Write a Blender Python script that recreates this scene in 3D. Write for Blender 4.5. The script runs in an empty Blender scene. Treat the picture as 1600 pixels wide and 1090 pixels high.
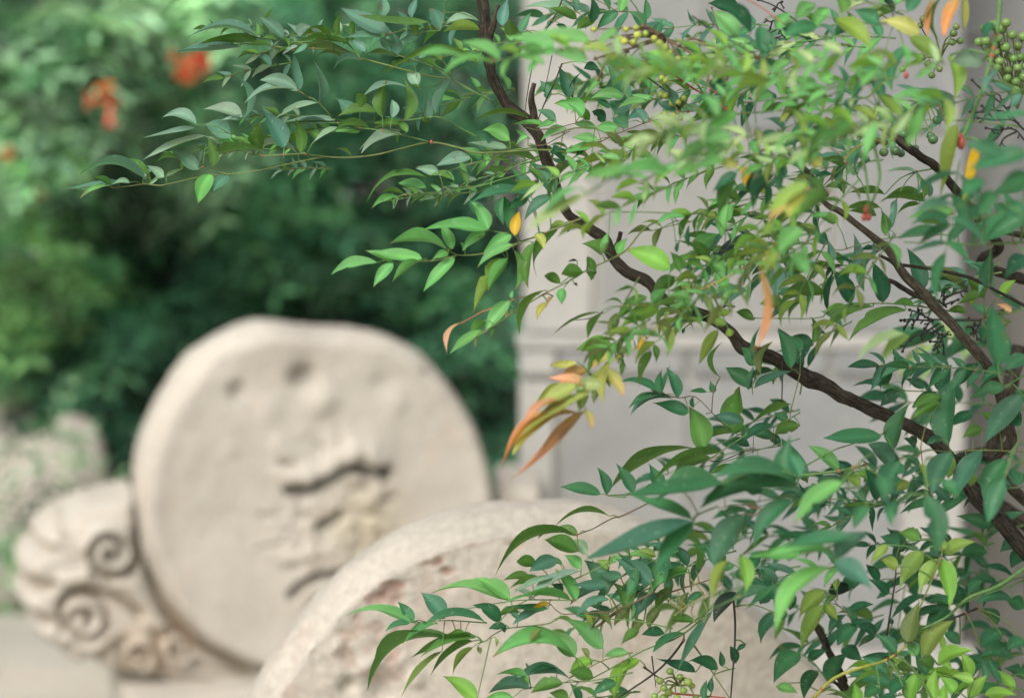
import bpy, bmesh, math, random
import numpy as np
from mathutils import Vector, noise
rnd = random.Random(7)
S = bpy.context.scene
COL = S.collection
# ------------------------------------------------------------ camera
CAMZ, PITCH, FOC = 1.6, math.radians(9), 85.0
cam_d = bpy.data.cameras.new('camera'); cam = bpy.data.objects.new('camera', cam_d); COL.objects.link(cam)
cam.location = (0, 0, CAMZ); cam.rotation_euler = (math.radians(90) - PITCH, 0, 0)
cam_d.lens = FOC; cam_d.sensor_width = 36; cam_d.clip_end = 600; cam_d.clip_start = 0.05
cam_d.dof.use_dof = True; cam_d.dof.focus_distance = 2.0; cam_d.dof.aperture_fstop = 4.0
S.camera = cam
# ------------------------------------------------------------ world and sun (overcast, soft light from the upper left)
W = bpy.data.worlds.new('World'); S.world = W; W.use_nodes = True
SUN_EL, SUN_AZ = math.radians(44), math.radians(208)
nt = W.node_tree; nt.nodes.clear()
sky = nt.nodes.new('ShaderNodeTexSky'); sky.sky_type = 'NISHITA'; sky.sun_disc = False
sky.sun_elevation = SUN_EL; sky.sun_rotation = SUN_AZ; sky.dust_density = 4; sky.air_density = 1.0
hs = nt.nodes.new('ShaderNodeHueSaturation'); hs.inputs['Saturation'].default_value = 0.30
bgn = nt.nodes.new('ShaderNodeBackground'); bgn.inputs['Strength'].default_value = 0.15
wo = nt.nodes.new('ShaderNodeOutputWorld')
nt.links.new(sky.outputs[0], hs.inputs['Color']); nt.links.new(hs.outputs[0], bgn.inputs[0]); nt.links.new(bgn.outputs[0], wo.inputs[0])
sd = bpy.data.lights.new('sun', 'SUN'); sd.energy = 1.2; sd.angle = math.radians(28); sd.color = (1.0, 0.95, 0.88)
sun = bpy.data.objects.new('sun', sd); COL.objects.link(sun)
# direction towards the sun: sky azimuth is measured from +Y, clockwise seen from above
sv = Vector((math.sin(SUN_AZ) * math.cos(SUN_EL), math.cos(SUN_AZ) * math.cos(SUN_EL), math.sin(SUN_EL)))
sun.rotation_euler = sv.to_track_quat('Z', 'Y').to_euler(); sun.location = (0, 0, 6)
S.view_settings.view_transform = 'Standard'; S.view_settings.look = 'None'
S.view_settings.gamma = 1; S.view_settings.use_curve_mapping = False
S.view_settings.exposure = 0.72
S.render.engine = 'CYCLES'
# ------------------------------------------------------------ helpers
FW = np.array([0, math.cos(PITCH), -math.sin(PITCH)]); UP = np.array([0, math.sin(PITCH), math.cos(PITCH)]); RT = np.array([1., 0, 0])
CP = np.array([0, 0, CAMZ]); TH = 36 / FOC / 1600          # metres per photo pixel at one metre
def ray(px, py): return FW + RT * (px - 800) * TH - UP * (py - 545) * TH
def P(px, py, d): return CP + ray(px, py) * d
def on_y(px, py, y):                                        # the point of a vertical wall y = const
    r = ray(px, py); return CP + r * (y / r[1])
def on_plane(px, py, o, n):
    r = ray(px, py); return CP + r * (np.dot(np.array(o) - CP, n) / np.dot(r, n))
def lin(c): return tuple(((x / 255) / 12.92 if x <= 10 else ((x / 255 + .055) / 1.055) ** 2.4) for x in c)
def tag(o, label=None, cat=None, group=None, kind=None):
    if label: o['label'] = label
    if cat: o['category'] = cat
    if group: o['group'] = group
    if kind: o['kind'] = kind
    return o
def empty(name, loc):
    o = bpy.data.objects.new(name, None); COL.objects.link(o); o.location = loc; o.empty_display_size = .1; return o
def link(name, me, mat, parent=None, origin=None):
    if origin is not None:
        me.transform(__import__('mathutils').Matrix.Translation([-float(v) for v in origin]))
    o = bpy.data.objects.new(name, me); COL.objects.link(o)
    if mat: me.materials.append(mat)
    off = Vector([float(v) for v in origin]) if origin is not None else Vector((0, 0, 0))
    if parent is not None:
        o.parent = parent
        pp = Vector((0, 0, 0)); q = parent
        while q is not None: pp += q.location; q = q.parent
        o.location = off - pp
    else: o.location = off
    return o
def mesh_np(name, V, F, smooth=True, col=None, uv=None):
    V = np.asarray(V, dtype=np.float64); F = np.asarray(F, dtype=np.int32)
    me = bpy.data.meshes.new(name)
    n = F.shape[1]
    me.vertices.add(len(V)); me.vertices.foreach_set('co', V.ravel())
    me.loops.add(F.size); me.loops.foreach_set('vertex_index', F.ravel())
    me.polygons.add(len(F)); me.polygons.foreach_set('loop_start', np.arange(len(F), dtype=np.int32) * n)
    me.polygons.foreach_set('loop_total', np.full(len(F), n, dtype=np.int32))
    me.polygons.foreach_set('use_smooth', np.full(len(F), smooth))
    me.update(calc_edges=True)
    if col is not None:
        a = me.color_attributes.new('tint', 'FLOAT_COLOR', 'POINT')
        c = np.ones((len(V), 4)); c[:, :3] = col; a.data.foreach_set('color', c.ravel())
    if uv is not None:
        u = me.uv_layers.new(name='uv'); u.data.foreach_set('uv', np.asarray(uv)[F.ravel()].ravel())
    return me
class Buf:
    def __init__(s): s.V = []; s.F = []; s.C = []; s.U = []; s.n = 0
    def add(s, V, F, C=None, U=None):
        s.V.append(V); s.F.append(np.asarray(F) + s.n); s.n += len(V)
        s.C.append(np.broadcast_to(C if C is not None else (1, 1, 1), (len(V), 3)))
        s.U.append(U if U is not None else np.zeros((len(V), 2)))
    def mesh(s, name, smooth=True):
        return mesh_np(name, np.vstack(s.V), np.vstack(s.F), smooth, np.vstack(s.C), np.vstack(s.U))
def smoothpath(pts, step):
    pts = [np.array(p, float) for p in pts]
    if len(pts) < 2: return np.array(pts)
    Q = [2 * pts[0] - pts[1]] + pts + [2 * pts[-1] - pts[-2]]
    out = []
    for i in range(1, len(Q) - 2):
        a, b, c, d = Q[i - 1:i + 3]
        n = max(1, int(np.linalg.norm((c - b)[:3]) / step))
        for k in range(n):
            t = k / n
            out.append(.5 * ((2 * b) + (c - a) * t + (2 * a - 5 * b + 4 * c - d) * t * t + (3 * b - a - 3 * c + d) * t ** 3))
    out.append(pts[-1]); return np.array(out)
def tube(buf, pts, rad, sides=6, col=(1, 1, 1), step=.012, bark=0, seed=0):
    """pts: list of xyz, rad: list of radii"""
    A = smoothpath([np.r_[p, r] for p, r in zip(pts, rad)], step)
    X, R = A[:, :3], np.maximum(A[:, 3], 1e-4)
    n = len(X); T = np.gradient(X, axis=0); T /= np.linalg.norm(T, axis=1)[:, None] + 1e-12
    ref = np.array([0.3, 0.9, 0.2]); N = np.cross(T, ref); N /= np.linalg.norm(N, axis=1)[:, None] + 1e-12
    B = np.cross(T, N); th = np.arange(sides) * 2 * math.pi / sides
    rr = np.ones((n, sides))
    if bark:
        s = np.r_[0, np.cumsum(np.linalg.norm(np.diff(X, axis=0), axis=1))]
        for i in range(n):
            for j in range(sides):
                c, d_ = math.cos(th[j]), math.sin(th[j])
                v = noise.noise(Vector((c * 3.5 + seed, d_ * 3.5, s[i] * 30)))
                v2 = noise.noise(Vector((c * 1.2 + seed, d_ * 1.2 + 9, s[i] * 90)))
                v3 = abs(noise.noise(Vector((c * 7 + seed, d_ * 7 + 3, s[i] * 60))))
                rr[i, j] = 1 + bark * (v * .9 + v2 * .55 - v3 * .8)
    V = X[:, None, :] + (R[:, None] * rr)[:, :, None] * (np.cos(th)[None, :, None] * N[:, None, :] + np.sin(th)[None, :, None] * B[:, None, :])
    V = V.reshape(-1, 3); i, j = np.meshgrid(np.arange(n - 1), np.arange(sides), indexing='ij')
    a = i * sides + j; b = i * sides + (j + 1) % sides
    F = np.stack([a, b, b + sides, a + sides], -1).reshape(-1, 4)
    V = np.vstack([V, X[0], X[-1]]); m = n * sides
    e = [[m, (k + 1) % sides, k, k] for k in range(sides)] + [[m + 1, (n - 1) * sides + k, (n - 1) * sides + (k + 1) % sides, (n - 1) * sides + (k + 1) % sides] for k in range(sides)]
    F = F.tolist() + [[q[0], q[1], q[2], m if q[0] == m else m + 1] for q in []]
    # end caps as thin quads
    for k in range(0, sides - 1, 2):
        F.append([m, (k + 2) % sides, k + 1, k]); o = (n - 1) * sides
        F.append([m + 1, o + k, o + k + 1, o + (k + 2) % sides])
    s_ = np.r_[0, np.cumsum(np.linalg.norm(np.diff(X, axis=0), axis=1))]
    U = np.stack([np.tile(np.abs(np.arange(sides) / sides * 2 - 1), n), np.repeat(s_, sides)], -1); U = np.vstack([U, [0, 0], [0, s_[-1]]])
    buf.add(V, np.array(F), col, U)
def ico(buf, c, r, col=(1, 1, 1), seg=10, ring=7, squash=1.0):
    V = [[0, 0, r * squash]]; F = []
    for i in range(1, ring):
        a = math.pi * i / ring
        for j in range(seg):
            b = 2 * math.pi * j / seg; V.append([r * math.sin(a) * math.cos(b), r * math.sin(a) * math.sin(b), r * math.cos(a) * squash])
    V.append([0, 0, -r * squash]); L_ = len(V) - 1
    for j in range(0, seg, 2): F.append([0, 1 + j, 1 + (j + 1) % seg, 1 + (j + 2) % seg])
    for i in range(ring - 2):
        for j in range(seg):
            a = 1 + i * seg + j; b = 1 + i * seg + (j + 1) % seg; F.append([a, a + seg, b + seg, b])
    o = 1 + (ring - 2) * seg
    for j in range(0, seg, 2): F.append([L_, o + (j + 2) % seg, o + (j + 1) % seg, o + j])
    buf.add(np.array(V) + np.array(c), np.array(F), col)
# ------------------------------------------------------------ materials
def newmat(name):
    m = bpy.data.materials.new(name); m.use_nodes = True; t = m.node_tree
    b = t.nodes['Principled BSDF']; return m, t, b
def nd(t, typ, **kw):
    n = t.nodes.new(typ)
    for k, v in kw.items():
        if k in n.inputs: n.inputs[k].default_value = v
        else: setattr(n, k, v)
    return n
def ramp(t, src, stops):
    r = t.nodes.new('ShaderNodeValToRGB'); e = r.color_ramp.elements
    while len(e) < len(stops): e.new(.5)
    for q, (p, c) in zip(e, stops): q.position = p; q.color = (*c, 1) if len(c) == 3 else c
    t.links.new(src, r.inputs[0]); return r.outputs[0]
def mixc(t, fac, a, b, mode='MIX'):
    m = t.nodes.new('ShaderNodeMix'); m.data_type = 'RGBA'; m.blend_type = mode
    for s, v in ((0, fac), (6, a), (7, b)):
        if hasattr(v, 'links') or isinstance(v, bpy.types.NodeSocket): t.links.new(v, m.inputs[s])
        else: m.inputs[s].default_value = v if s == 0 else (*v, 1)
    return m.outputs[2]
def stone_mat(name, base, dark, stain_or_shade=None, scale=6, stain_amt=.5, bump=.35, rough=.9, attr=False, speck=None, fine=140):
    m, t, b = newmat(name); tc = t.nodes.new('ShaderNodeTexCoord').outputs['Object']
    n1 = nd(t, 'ShaderNodeTexNoise', Scale=scale, Detail=8, Roughness=.65); t.links.new(tc, n1.inputs['Vector'])
    n2 = nd(t, 'ShaderNodeTexNoise', Scale=fine, Detail=4, Roughness=.7); t.links.new(tc, n2.inputs['Vector'])
    c = ramp(t, n1.outputs[0], [(.32, dark), (.52, base), (.75, tuple(min(1, x * 1.12) for x in base))])
    c = mixc(t, .35, c, mixc(t, 1, c, ramp(t, n2.outputs[0], [(.3, (.45,) * 3), (.65, (1.25,) * 3)]), 'MULTIPLY'))
    oi = nd(t, 'ShaderNodeObjectInfo'); c = mixc(t, 1, c, ramp(t, oi.outputs['Random'], [(0, (.87, .88, .91)), (1, (1.08, 1.06, 1.03))]), 'MULTIPLY') if 'slab' in name or 'pav' in name else c
    if stain_or_shade:
        n3 = nd(t, 'ShaderNodeTexNoise', Scale=scale * 1.7, Detail=7, Roughness=.6, Distortion=.6); t.links.new(tc, n3.inputs['Vector'])
        f = ramp(t, n3.outputs[0], [(.57, (0,) * 3), (.66, (stain_amt,) * 3)])
        c = mixc(t, f, c, stain_or_shade)
    if speck:
        v = nd(t, 'ShaderNodeTexVoronoi', Scale=60); t.links.new(tc, v.inputs['Vector'])
        n4 = nd(t, 'ShaderNodeTexNoise', Scale=14, Detail=3); t.links.new(tc, n4.inputs['Vector'])
        a = nd(t, 'ShaderNodeMath', operation='MULTIPLY')
        t.links.new(ramp(t, v.outputs['Distance'], [(.12, (1,) * 3), (.26, (0,) * 3)]), a.inputs[0])
        t.links.new(ramp(t, n4.outputs[0], [(.52, (0,) * 3), (.6, (.8,) * 3)]), a.inputs[1])
        c = mixc(t, a.outputs[0], c, speck)
    if attr:
        at = nd(t, 'ShaderNodeVertexColor', layer_name='tint'); c = mixc(t, 1, c, at.outputs[0], 'MULTIPLY')
    t.links.new(c, b.inputs['Base Color']); b.inputs['Roughness'].default_value = rough; b.inputs['Specular IOR Level'].default_value = .25
    ad = nd(t, 'ShaderNodeMath', operation='ADD'); t.links.new(n1.outputs[0], ad.inputs[0]); mu = nd(t, 'ShaderNodeMath', operation='MULTIPLY'); mu.inputs[1].default_value = .35
    t.links.new(n2.outputs[0], mu.inputs[0]); t.links.new(mu.outputs[0], ad.inputs[1])
    bp = nd(t, 'ShaderNodeBump', Strength=bump, Distance=.012); t.links.new(ad.outputs[0], bp.inputs['Height']); t.links.new(bp.outputs[0], b.inputs['Normal'])
    return m
def leaf_mat(name, rough=.5, transl=.36, spec=.32, veins=True):
    m, t, b = newmat(name)
    at = nd(t, 'ShaderNodeVertexColor', layer_name='tint'); tc = t.nodes.new('ShaderNodeTexCoord')
    n1 = nd(t, 'ShaderNodeTexNoise', Scale=55, Detail=4, Roughness=.6); t.links.new(tc.outputs['Object'], n1.inputs['Vector'])
    c = mixc(t, 1, at.outputs[0], ramp(t, n1.outputs[0], [(.3, (.88, .9, .9)), (.7, (1.1, 1.08, 1.06))]), 'MULTIPLY')
    if veins:
        sp = nd(t, 'ShaderNodeTexNoise', Scale=210, Detail=2); t.links.new(tc.outputs['Object'], sp.inputs['Vector'])
        c = mixc(t, ramp(t, sp.outputs[0], [(.64, (0,) * 3), (.74, (.24,) * 3)]), c, (.34, .40, .32))
        s3 = nd(t, 'ShaderNodeTexNoise', Scale=70, Detail=3, Distortion=.5); t.links.new(tc.outputs['Object'], s3.inputs['Vector'])
        c = mixc(t, ramp(t, s3.outputs[0], [(.66, (0,) * 3), (.71, (.6,) * 3)]), c, (.13, .10, .045))
    t.links.new(c, b.inputs['Base Color']); b.inputs['Roughness'].default_value = rough; b.inputs['Specular IOR Level'].default_value = spec
    if veins:
        s = nd(t, 'ShaderNodeSeparateXYZ'); t.links.new(tc.outputs['UV'], s.inputs[0])
        ab = nd(t, 'ShaderNodeMath', operation='ABSOLUTE'); t.links.new(s.outputs[0], ab.inputs[0])
        m1 = nd(t, 'ShaderNodeMath', operation='MULTIPLY_ADD'); t.links.new(ab.outputs[0], m1.inputs[0]); m1.inputs[1].default_value = -11; 
        m2 = nd(t, 'ShaderNodeMath', operation='MULTIPLY'); t.links.new(s.outputs[1], m2.inputs[0]); m2.inputs[1].default_value = 55
        t.links.new(m2.outputs[0], m1.inputs[2])
        sn = nd(t, 'ShaderNodeMath', operation='SINE'); t.links.new(m1.outputs[0], sn.inputs[0])
        ad = nd(t, 'ShaderNodeMath', operation='MULTIPLY_ADD'); t.links.new(sn.outputs[0], ad.inputs[0]); ad.inputs[1].default_value = .10; t.links.new(n1.outputs[0], ad.inputs[2])
        bp = nd(t, 'ShaderNodeBump', Strength=.35, Distance=.0012); t.links.new(ad.outputs[0], bp.inputs['Height']); t.links.new(bp.outputs[0], b.inputs['Normal'])
    tr = nd(t, 'ShaderNodeBsdfTranslucent'); t.links.new(mixc(t, 1, c, (1.2, 1.15, .62), 'MULTIPLY'), tr.inputs[0])
    mx = nd(t, 'ShaderNodeMixShader'); mx.inputs[0].default_value = transl
    out = [n for n in t.nodes if n.type == 'OUTPUT_MATERIAL'][0]
    t.links.new(b.outputs[0], mx.inputs[1]); t.links.new(tr.outputs[0], mx.inputs[2]); t.links.new(mx.outputs[0], out.inputs[0])
    return m
def attr_mat(name, rough=.6, nscale=200, amt=.3, bump=0., spec=.4):
    m, t, b = newmat(name); at = nd(t, 'ShaderNodeVertexColor', layer_name='tint'); tc = t.nodes.new('ShaderNodeTexCoord')
    n1 = nd(t, 'ShaderNodeTexNoise', Scale=nscale, Detail=5, Roughness=.65); t.links.new(tc.outputs['Object'], n1.inputs['Vector'])
    c = mixc(t, 1, at.outputs[0], ramp(t, n1.outputs[0], [(.3, (1 - amt,) * 3), (.7, (1 + amt,) * 3)]), 'MULTIPLY')
    t.links.new(c, b.inputs['Base Color']); b.inputs['Roughness'].default_value = rough; b.inputs['Specular IOR Level'].default_value = spec
    if bump:
        bp = nd(t, 'ShaderNodeBump', Strength=bump, Distance=.002); t.links.new(n1.outputs[0], bp.inputs['Height']); t.links.new(bp.outputs[0], b.inputs['Normal'])
    return m
M_drum = stone_mat('pale_sandstone', (.425, .39, .33), (.37, .335, .285), (.42, .355, .285), scale=5, attr=True, bump=.45)
M_near = stone_mat('weathered_sandstone', (.43, .392, .33), (.365, .335, .28), (.36, .265, .215), scale=7, stain_amt=.45, attr=True, bump=.6, speck=(.36, .31, .25), fine=110)
M_slab = stone_mat('grey_slab', (.235, .24, .228), (.19, .196, .19), (.27, .265, .24), scale=3.5, stain_amt=.5, bump=.3)
M_trim = stone_mat('pale_trim', (.35, .34, .31), (.29, .285, .262), scale=5, bump=.3)
M_dark = stone_mat('dark_slab', (.15, .145, .13), (.11, .107, .097), (.21, .195, .17), scale=4, bump=.4)
M_ground = stone_mat('ground_dust', (.30, .275, .235), (.22, .21, .18), (.26, .27, .18), scale=1.8, bump=.3)
M_pave = stone_mat('pale_paving', (.42, .39, .32), (.35, .33, .27), (.42, .33, .28), scale=3, bump=.3)
M_rock = stone_mat('garden_rock', (.46, .41, .36), (.32, .29, .25), (.26, .30, .2), scale=8, bump=.8)
M_leaf = leaf_mat('leaf')
M_far = leaf_mat('far_leaf', rough=.55, transl=.25, veins=False, spec=.3)
M_twig = attr_mat('twig', .55, 300, .25, .3)
def bark_mat():
    m, t, b = newmat('bark'); at = nd(t, 'ShaderNodeVertexColor', layer_name='tint'); tc = t.nodes.new('ShaderNodeTexCoord')
    mp = nd(t, 'ShaderNodeMapping'); mp.inputs['Scale'].default_value = (9, 45, 1); t.links.new(tc.outputs['UV'], mp.inputs['Vector'])
    n1 = nd(t, 'ShaderNodeTexNoise', Scale=1.6, Detail=6, Roughness=.7, Distortion=.4); t.links.new(mp.outputs[0], n1.inputs['Vector'])
    n2 = nd(t, 'ShaderNodeTexNoise', Scale=260, Detail=4, Roughness=.7); t.links.new(tc.outputs['Object'], n2.inputs['Vector'])
    c = mixc(t, 1, at.outputs[0], ramp(t, n1.outputs[0], [(.38, (.22,) * 3), (.5, (.9, .88, .86)), (.68, (1.9, 1.85, 1.8))]), 'MULTIPLY')
    c = mixc(t, 1, c, ramp(t, n2.outputs[0], [(.3, (.6,) * 3), (.7, (1.35,) * 3)]), 'MULTIPLY')
    t.links.new(c, b.inputs['Base Color']); b.inputs['Roughness'].default_value = .85; b.inputs['Specular IOR Level'].default_value = .15
    ad = nd(t, 'ShaderNodeMath', operation='ADD'); t.links.new(n1.outputs[0], ad.inputs[0]); mu = nd(t, 'ShaderNodeMath', operation='MULTIPLY'); mu.inputs[1].default_value = .4
    t.links.new(n2.outputs[0], mu.inputs[0]); t.links.new(mu.outputs[0], ad.inputs[1])
    bp = nd(t, 'ShaderNodeBump', Strength=.9, Distance=.004); t.links.new(ad.outputs[0], bp.inputs['Height']); t.links.new(bp.outputs[0], b.inputs['Normal']); return m
M_bark = bark_mat()
M_berry = attr_mat('berry', .35, 160, .15)
M_petal = leaf_mat('petal', rough=.5, transl=.35, veins=False)
# ============================================================ ground
def sheet(name, x0, x1, y0, y1, z, mat):
    nx = ny = 24; X, Y = np.meshgrid(np.linspace(x0, x1, nx), np.linspace(y0, y1, ny)); V = np.stack([X.ravel(), Y.ravel(), np.full(nx * ny, z)], -1)
    i, j = np.meshgrid(np.arange(ny - 1), np.arange(nx - 1), indexing='ij'); a = i * nx + j
    me = mesh_np(name, V, np.stack([a, a + 1, a + nx + 1, a + nx], -1).reshape(-1, 4)); return link(name, me, mat)
tag(sheet('ground', -200, 200, -150, 250, 0, M_ground), kind='structure')
def box(buf, x0, x1, y0, y1, z0, z1, bev=.006, jit=0., col=(1, 1, 1)):
    b = bmesh.new(); bmesh.ops.create_cube(b, size=1)
    for v in b.verts:
        v.co = Vector(((x0 + x1) / 2 + v.co.x * (x1 - x0), (y0 + y1) / 2 + v.co.y * (y1 - y0), (z0 + z1) / 2 + v.co.z * (z1 - z0)))
        if jit: v.co += Vector([rnd.uniform(-jit, jit) for _ in range(3)])
    if bev: bmesh.ops.bevel(b, geom=b.edges[:], offset=bev, segments=2, profile=.6, affect='EDGES')
    bmesh.ops.triangulate(b, faces=b.faces[:])
    b.verts.ensure_lookup_table(); V = np.array([v.co[:] for v in b.verts]); F = [[v.index for v in f.verts] for f in b.faces]; b.free()
    return V, np.array(F)
def boxobj(name, x0, x1, y0, y1, z0, z1, mat, parent=None, bev=.006, jit=0., smooth=False):
    V, F = box(None, x0, x1, y0, y1, z0, z1, bev, jit)
    return link(name, mesh_np(name, V, F, smooth, col=np.ones((len(V), 3))), mat, parent, origin=((x0 + x1) / 2, (y0 + y1) / 2, z0))
# pale stone terrace in front, on which the drum stones stand; its slabs are separate
ter = tag(boxobj('pavement', -3.2, 2.6, 1.2, 5.72, -.02, .030, M_trim, bev=0), kind='structure')
yy = 1.25
row = 0
while yy < 5.6:
    xx = -3.15 - (row % 2) * .4
    while xx < 2.5:
        boxobj('paving_stone', max(xx, -3.18), min(xx + .79, 2.58), yy, min(yy + .49, 5.70), .0, .045 + rnd.uniform(-.003, .003), M_pave, ter, bev=.004); xx += .80
    yy += .5; row += 1
# ============================================================ wall / pier
YW = 4.62
def px_rect(x0, y0, x1, y1, Y=YW):
    a = on_y(x0, y0, Y); b = on_y(x1, y1, Y); return a[0], b[0], b[2], a[2]
pier = tag(empty('gate_pier', (on_y(1160, 0, YW)[0], YW + .3, 0)), 'broad pale grey pier of stone slabs rising behind the leafy shrub', 'wall')
xl, _, _, _ = px_rect(815, 0, 1510, 10); xr = px_rect(815, 0, 1516, 10)[1]
boxobj('core', xl + .008, xr - .008, YW + .012, YW + .62, 0, 3.4, M_trim, pier, bev=.004)
zl = lambda y: on_y(800, y, YW)[2]
def slab(x0, y0, x1, y1, mat=M_slab, proud=.0, name='stone_slab'):
    a, b, c, d = px_rect(x0, y0, x1, y1); boxobj(name, a, b, YW - proud, YW + .05, max(c, .05), d, mat, pier, bev=.005)
up = [(-1150, -800), (-788, -430), (-418, -60), (-48, 205), (217, 519)]
for k, (a, b) in enumerate(up):
    slab(818, a, 925, b, M_trim); 
    if k % 2: slab(940, a, 1100, b); slab(1114, a, 1500, b)
    else: slab(940, a, 1295, b); slab(1312, a, 1500, b)
slab(808, 523, 1506, 545, M_trim, .004, 'stone_slab')
slab(812, 549, 868, 584, M_trim, .01); slab(876, 549, 1068, 584, M_slab, .006); slab(1080, 549, 1290, 584, M_slab, .006); slab(1302, 549, 1503, 584, M_slab, .006)
slab(811, 596, 864, 1005, M_trim, .01); slab(876, 596, 1070, 1005); slab(1084, 596, 1398, 1005); slab(1412, 596, 1498, 1005, M_trim)
slab(790, 1012, 1512, 1400, M_trim, .03, 'plinth')
# plinth block at the foot of the pier
a = on_y(776, 758, YW - .12); b = on_y(842, 800, YW - .12)
pb = boxobj('stone_block', a[0], b[0], YW - .14, YW + .1, .045, a[2], M_drum, None, bev=.02, jit=.006)
tag(pb, 'small pale stone block at the foot of the pier, just behind the near drum stone', 'stone')
# recessed wall to the right, lower rows in a darker colour
sw = tag(empty('stone_wall', (1.7, YW + .5, 0)), 'grey stone wall set back to the right of the pale pier, darker in lower rows', 'wall')
YD = YW + .34
a0 = xr + .004
boxobj('core', a0, 6.0, YD + .02, YD + .5, 0, 3.2, M_trim, sw, bev=0)
cuts = [1380, 1586, 1760, 1990, 2300, 2700]
rows = [(-1200, -900), (-890, -560), (-550, -240), (-230, 60), (70, 330), (340, 640), (650, 918), (930, 1180), (1190, 1420)]
for k, (ya, yb) in enumerate(rows):
    for i in range(len(cuts) - 1):
        sh = 0 if k >= 7 or i == 0 else (k % 2) * 70
        p, q = on_y(cuts[i] + 5 + sh, ya, YD), on_y(cuts[i + 1] - 3 + (0 if k >= 7 else (k % 2) * 70), yb, YD)
        xa = max(p[0], a0 + .002)
        if q[0] - xa > .02: boxobj('stone_block', xa, q[0], YD, YD + .06, max(q[2], 0), p[2], M_slab if k <= 4 else M_dark, sw, bev=.006, jit=.002)
# ============================================================ drum stones
def fbm(v, o=4):
    s = 0; a = 1
    for i in range(o): s += a * noise.noise(v * (2 ** i)); a *= .5
    return s
def seg_dist(U, pts):
    """distance of the points U (n,2) to a polyline"""
    d = np.full(len(U), 1e9)
    for a, b in zip(pts[:-1], pts[1:]):
        a = np.array(a); b = np.array(b); ab = b - a; t = np.clip(((U - a) @ ab) / max(ab @ ab, 1e-12), 0, 1)
        d = np.minimum(d, np.linalg.norm(U - (a + t[:, None] * ab), axis=1))
    return d
def drum(name, cpx, depth, yaw, outline, thick, prof, carve, mat, label, seed, nr=110, na=420, rough=.004, worn=None):
    n = np.array([math.sin(yaw), -math.cos(yaw), 0]); ux = np.array([math.cos(yaw), math.sin(yaw), 0]); uz = np.array([0, 0, 1.])
    O = P(cpx[0], cpx[1], depth)
    def loc(px, py):
        q = on_plane(px, py, O, n) - O; return np.array([q @ ux, q @ uz])
    pts = np.array([loc(*p) for p in outline]); ang = np.arctan2(pts[:, 1], pts[:, 0]) % (2 * math.pi); rad = np.hypot(pts[:, 0], pts[:, 1])
    o = np.argsort(ang); ang = ang[o]; rad = rad[o]
    th = np.arange(na) * 2 * math.pi / na
    R = np.interp(th, np.r_[ang[-1] - 2 * math.pi, ang, ang[0] + 2 * math.pi], np.r_[rad[-1], rad, rad[0]])
    k = np.hanning(23); k /= k.sum(); R = np.convolve(np.r_[R[-11:], R, R[:11]], k, 'valid')
    rings = [(f, 0.) for f in np.linspace(0.004, 1, nr) ** .8] + prof
    V = []; tint = []
    for ri, (f, d) in enumerate(rings):
        r = R * f; V.append(np.stack([r * np.cos(th), r * np.sin(th), np.full(na, -d)], -1))
    V = np.vstack(V); m = nr * na
    h, tn = carve(V[:m, :2], loc, R.mean())
    edge = np.repeat(np.linspace(0.004, 1, nr) ** .8, na)
    V[:m, 2] += h * np.clip((1 - edge) / .03, 0, 1)
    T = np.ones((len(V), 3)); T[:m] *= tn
    for i in range(len(V)):
        p = Vector(V[i]) * 9 + Vector((seed, 0, 0)); q = fbm(p, 4) * rough
        if i < m: V[i, 2] += q
        else:
            c = V[i, :2] / np.linalg.norm(V[i, :2]); V[i, :2] += c * q * 1.6
    if worn is not None: worn(V, loc)
    nrg = len(rings); i, j = np.meshgrid(np.arange(nrg - 1), np.arange(na), indexing='ij'); a = i * na + j; b = i * na + (j + 1) % na
    F = np.stack([a, a + na, b + na, b], -1).reshape(-1, 4)
    Wd = O + V[:, [0]] * ux + V[:, [1]] * uz + V[:, [2]] * n
    root = tag(empty(name, (O[0], O[1] + thick / 2, .045)), label, 'carved stone')
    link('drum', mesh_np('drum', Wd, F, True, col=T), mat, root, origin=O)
    return root, O, ux, uz, n, loc
# --- far drum
def fx(x, y): return (380 + x / 3.406, 640 + y / 3.406)
far_groove = [  # crop-space polyline, half width px(photo), depth m
    ([(240, 430), (330, 425), (400, 405), (450, 365), (540, 320), (600, 305)], 7, .034), ([(600, 310), (680, 335), (760, 320)], 8, .026), ([(770, 330), (750, 370)], 7, .022),
    ([(205, 278), (245, 290)], 6, .020), ([(410, 620), (500, 555)], 9, .024), ([(260, 985), (330, 920), (400, 885), (520, 870), (600, 900)], 7.5, .030),
    ([(100, 560), (180, 568)], 5, .012), ([(310, 560), (340, 550)], 5, .012), ([(730, 475), (810, 460)], 5, .016), ([(615, 645), (660, 630)], 5, .014),
    ([(700, 700), (740, 675)], 6, .016), ([(230, 835), (280, 835)], 6, .014), ([(80, 745), (200, 705), (245, 640)], 4, .009), ([(560, 520), (700, 560), (820, 600)], 4, .008),
    ([(400, 190), (430, 200)], 4, .010), ([(540, 400), (600, 420), (700, 400)], 4, .010), ([(470, 700), (600, 720)], 4, .008)]
far_ridge = [([(250, 360), (420, 320), (500, 270), (590, 210), (680, 230), (720, 270)], 11, .026), ([(200, 330), (330, 370)], 8, .012), ([(400, 500), (430, 520)], 13, .018),
    ([(520, 600), (580, 680), (500, 700)], 10, .016), ([(640, 480), (700, 450)], 11, .014), ([(660, 600), (760, 620), (760, 690), (690, 680)], 7, .016), ([(590, 360), (600, 370)], 7, .016),
    ([(180, 180), (230, 250)], 10, .008), ([(250, 780), (420, 760), (520, 800)], 9, .012), ([(340, 960), (470, 950)], 8, .012), ([(170, 600), (230, 600)], 7, .008), ([(330, 620), (380, 700)], 7, .010)]
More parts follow.
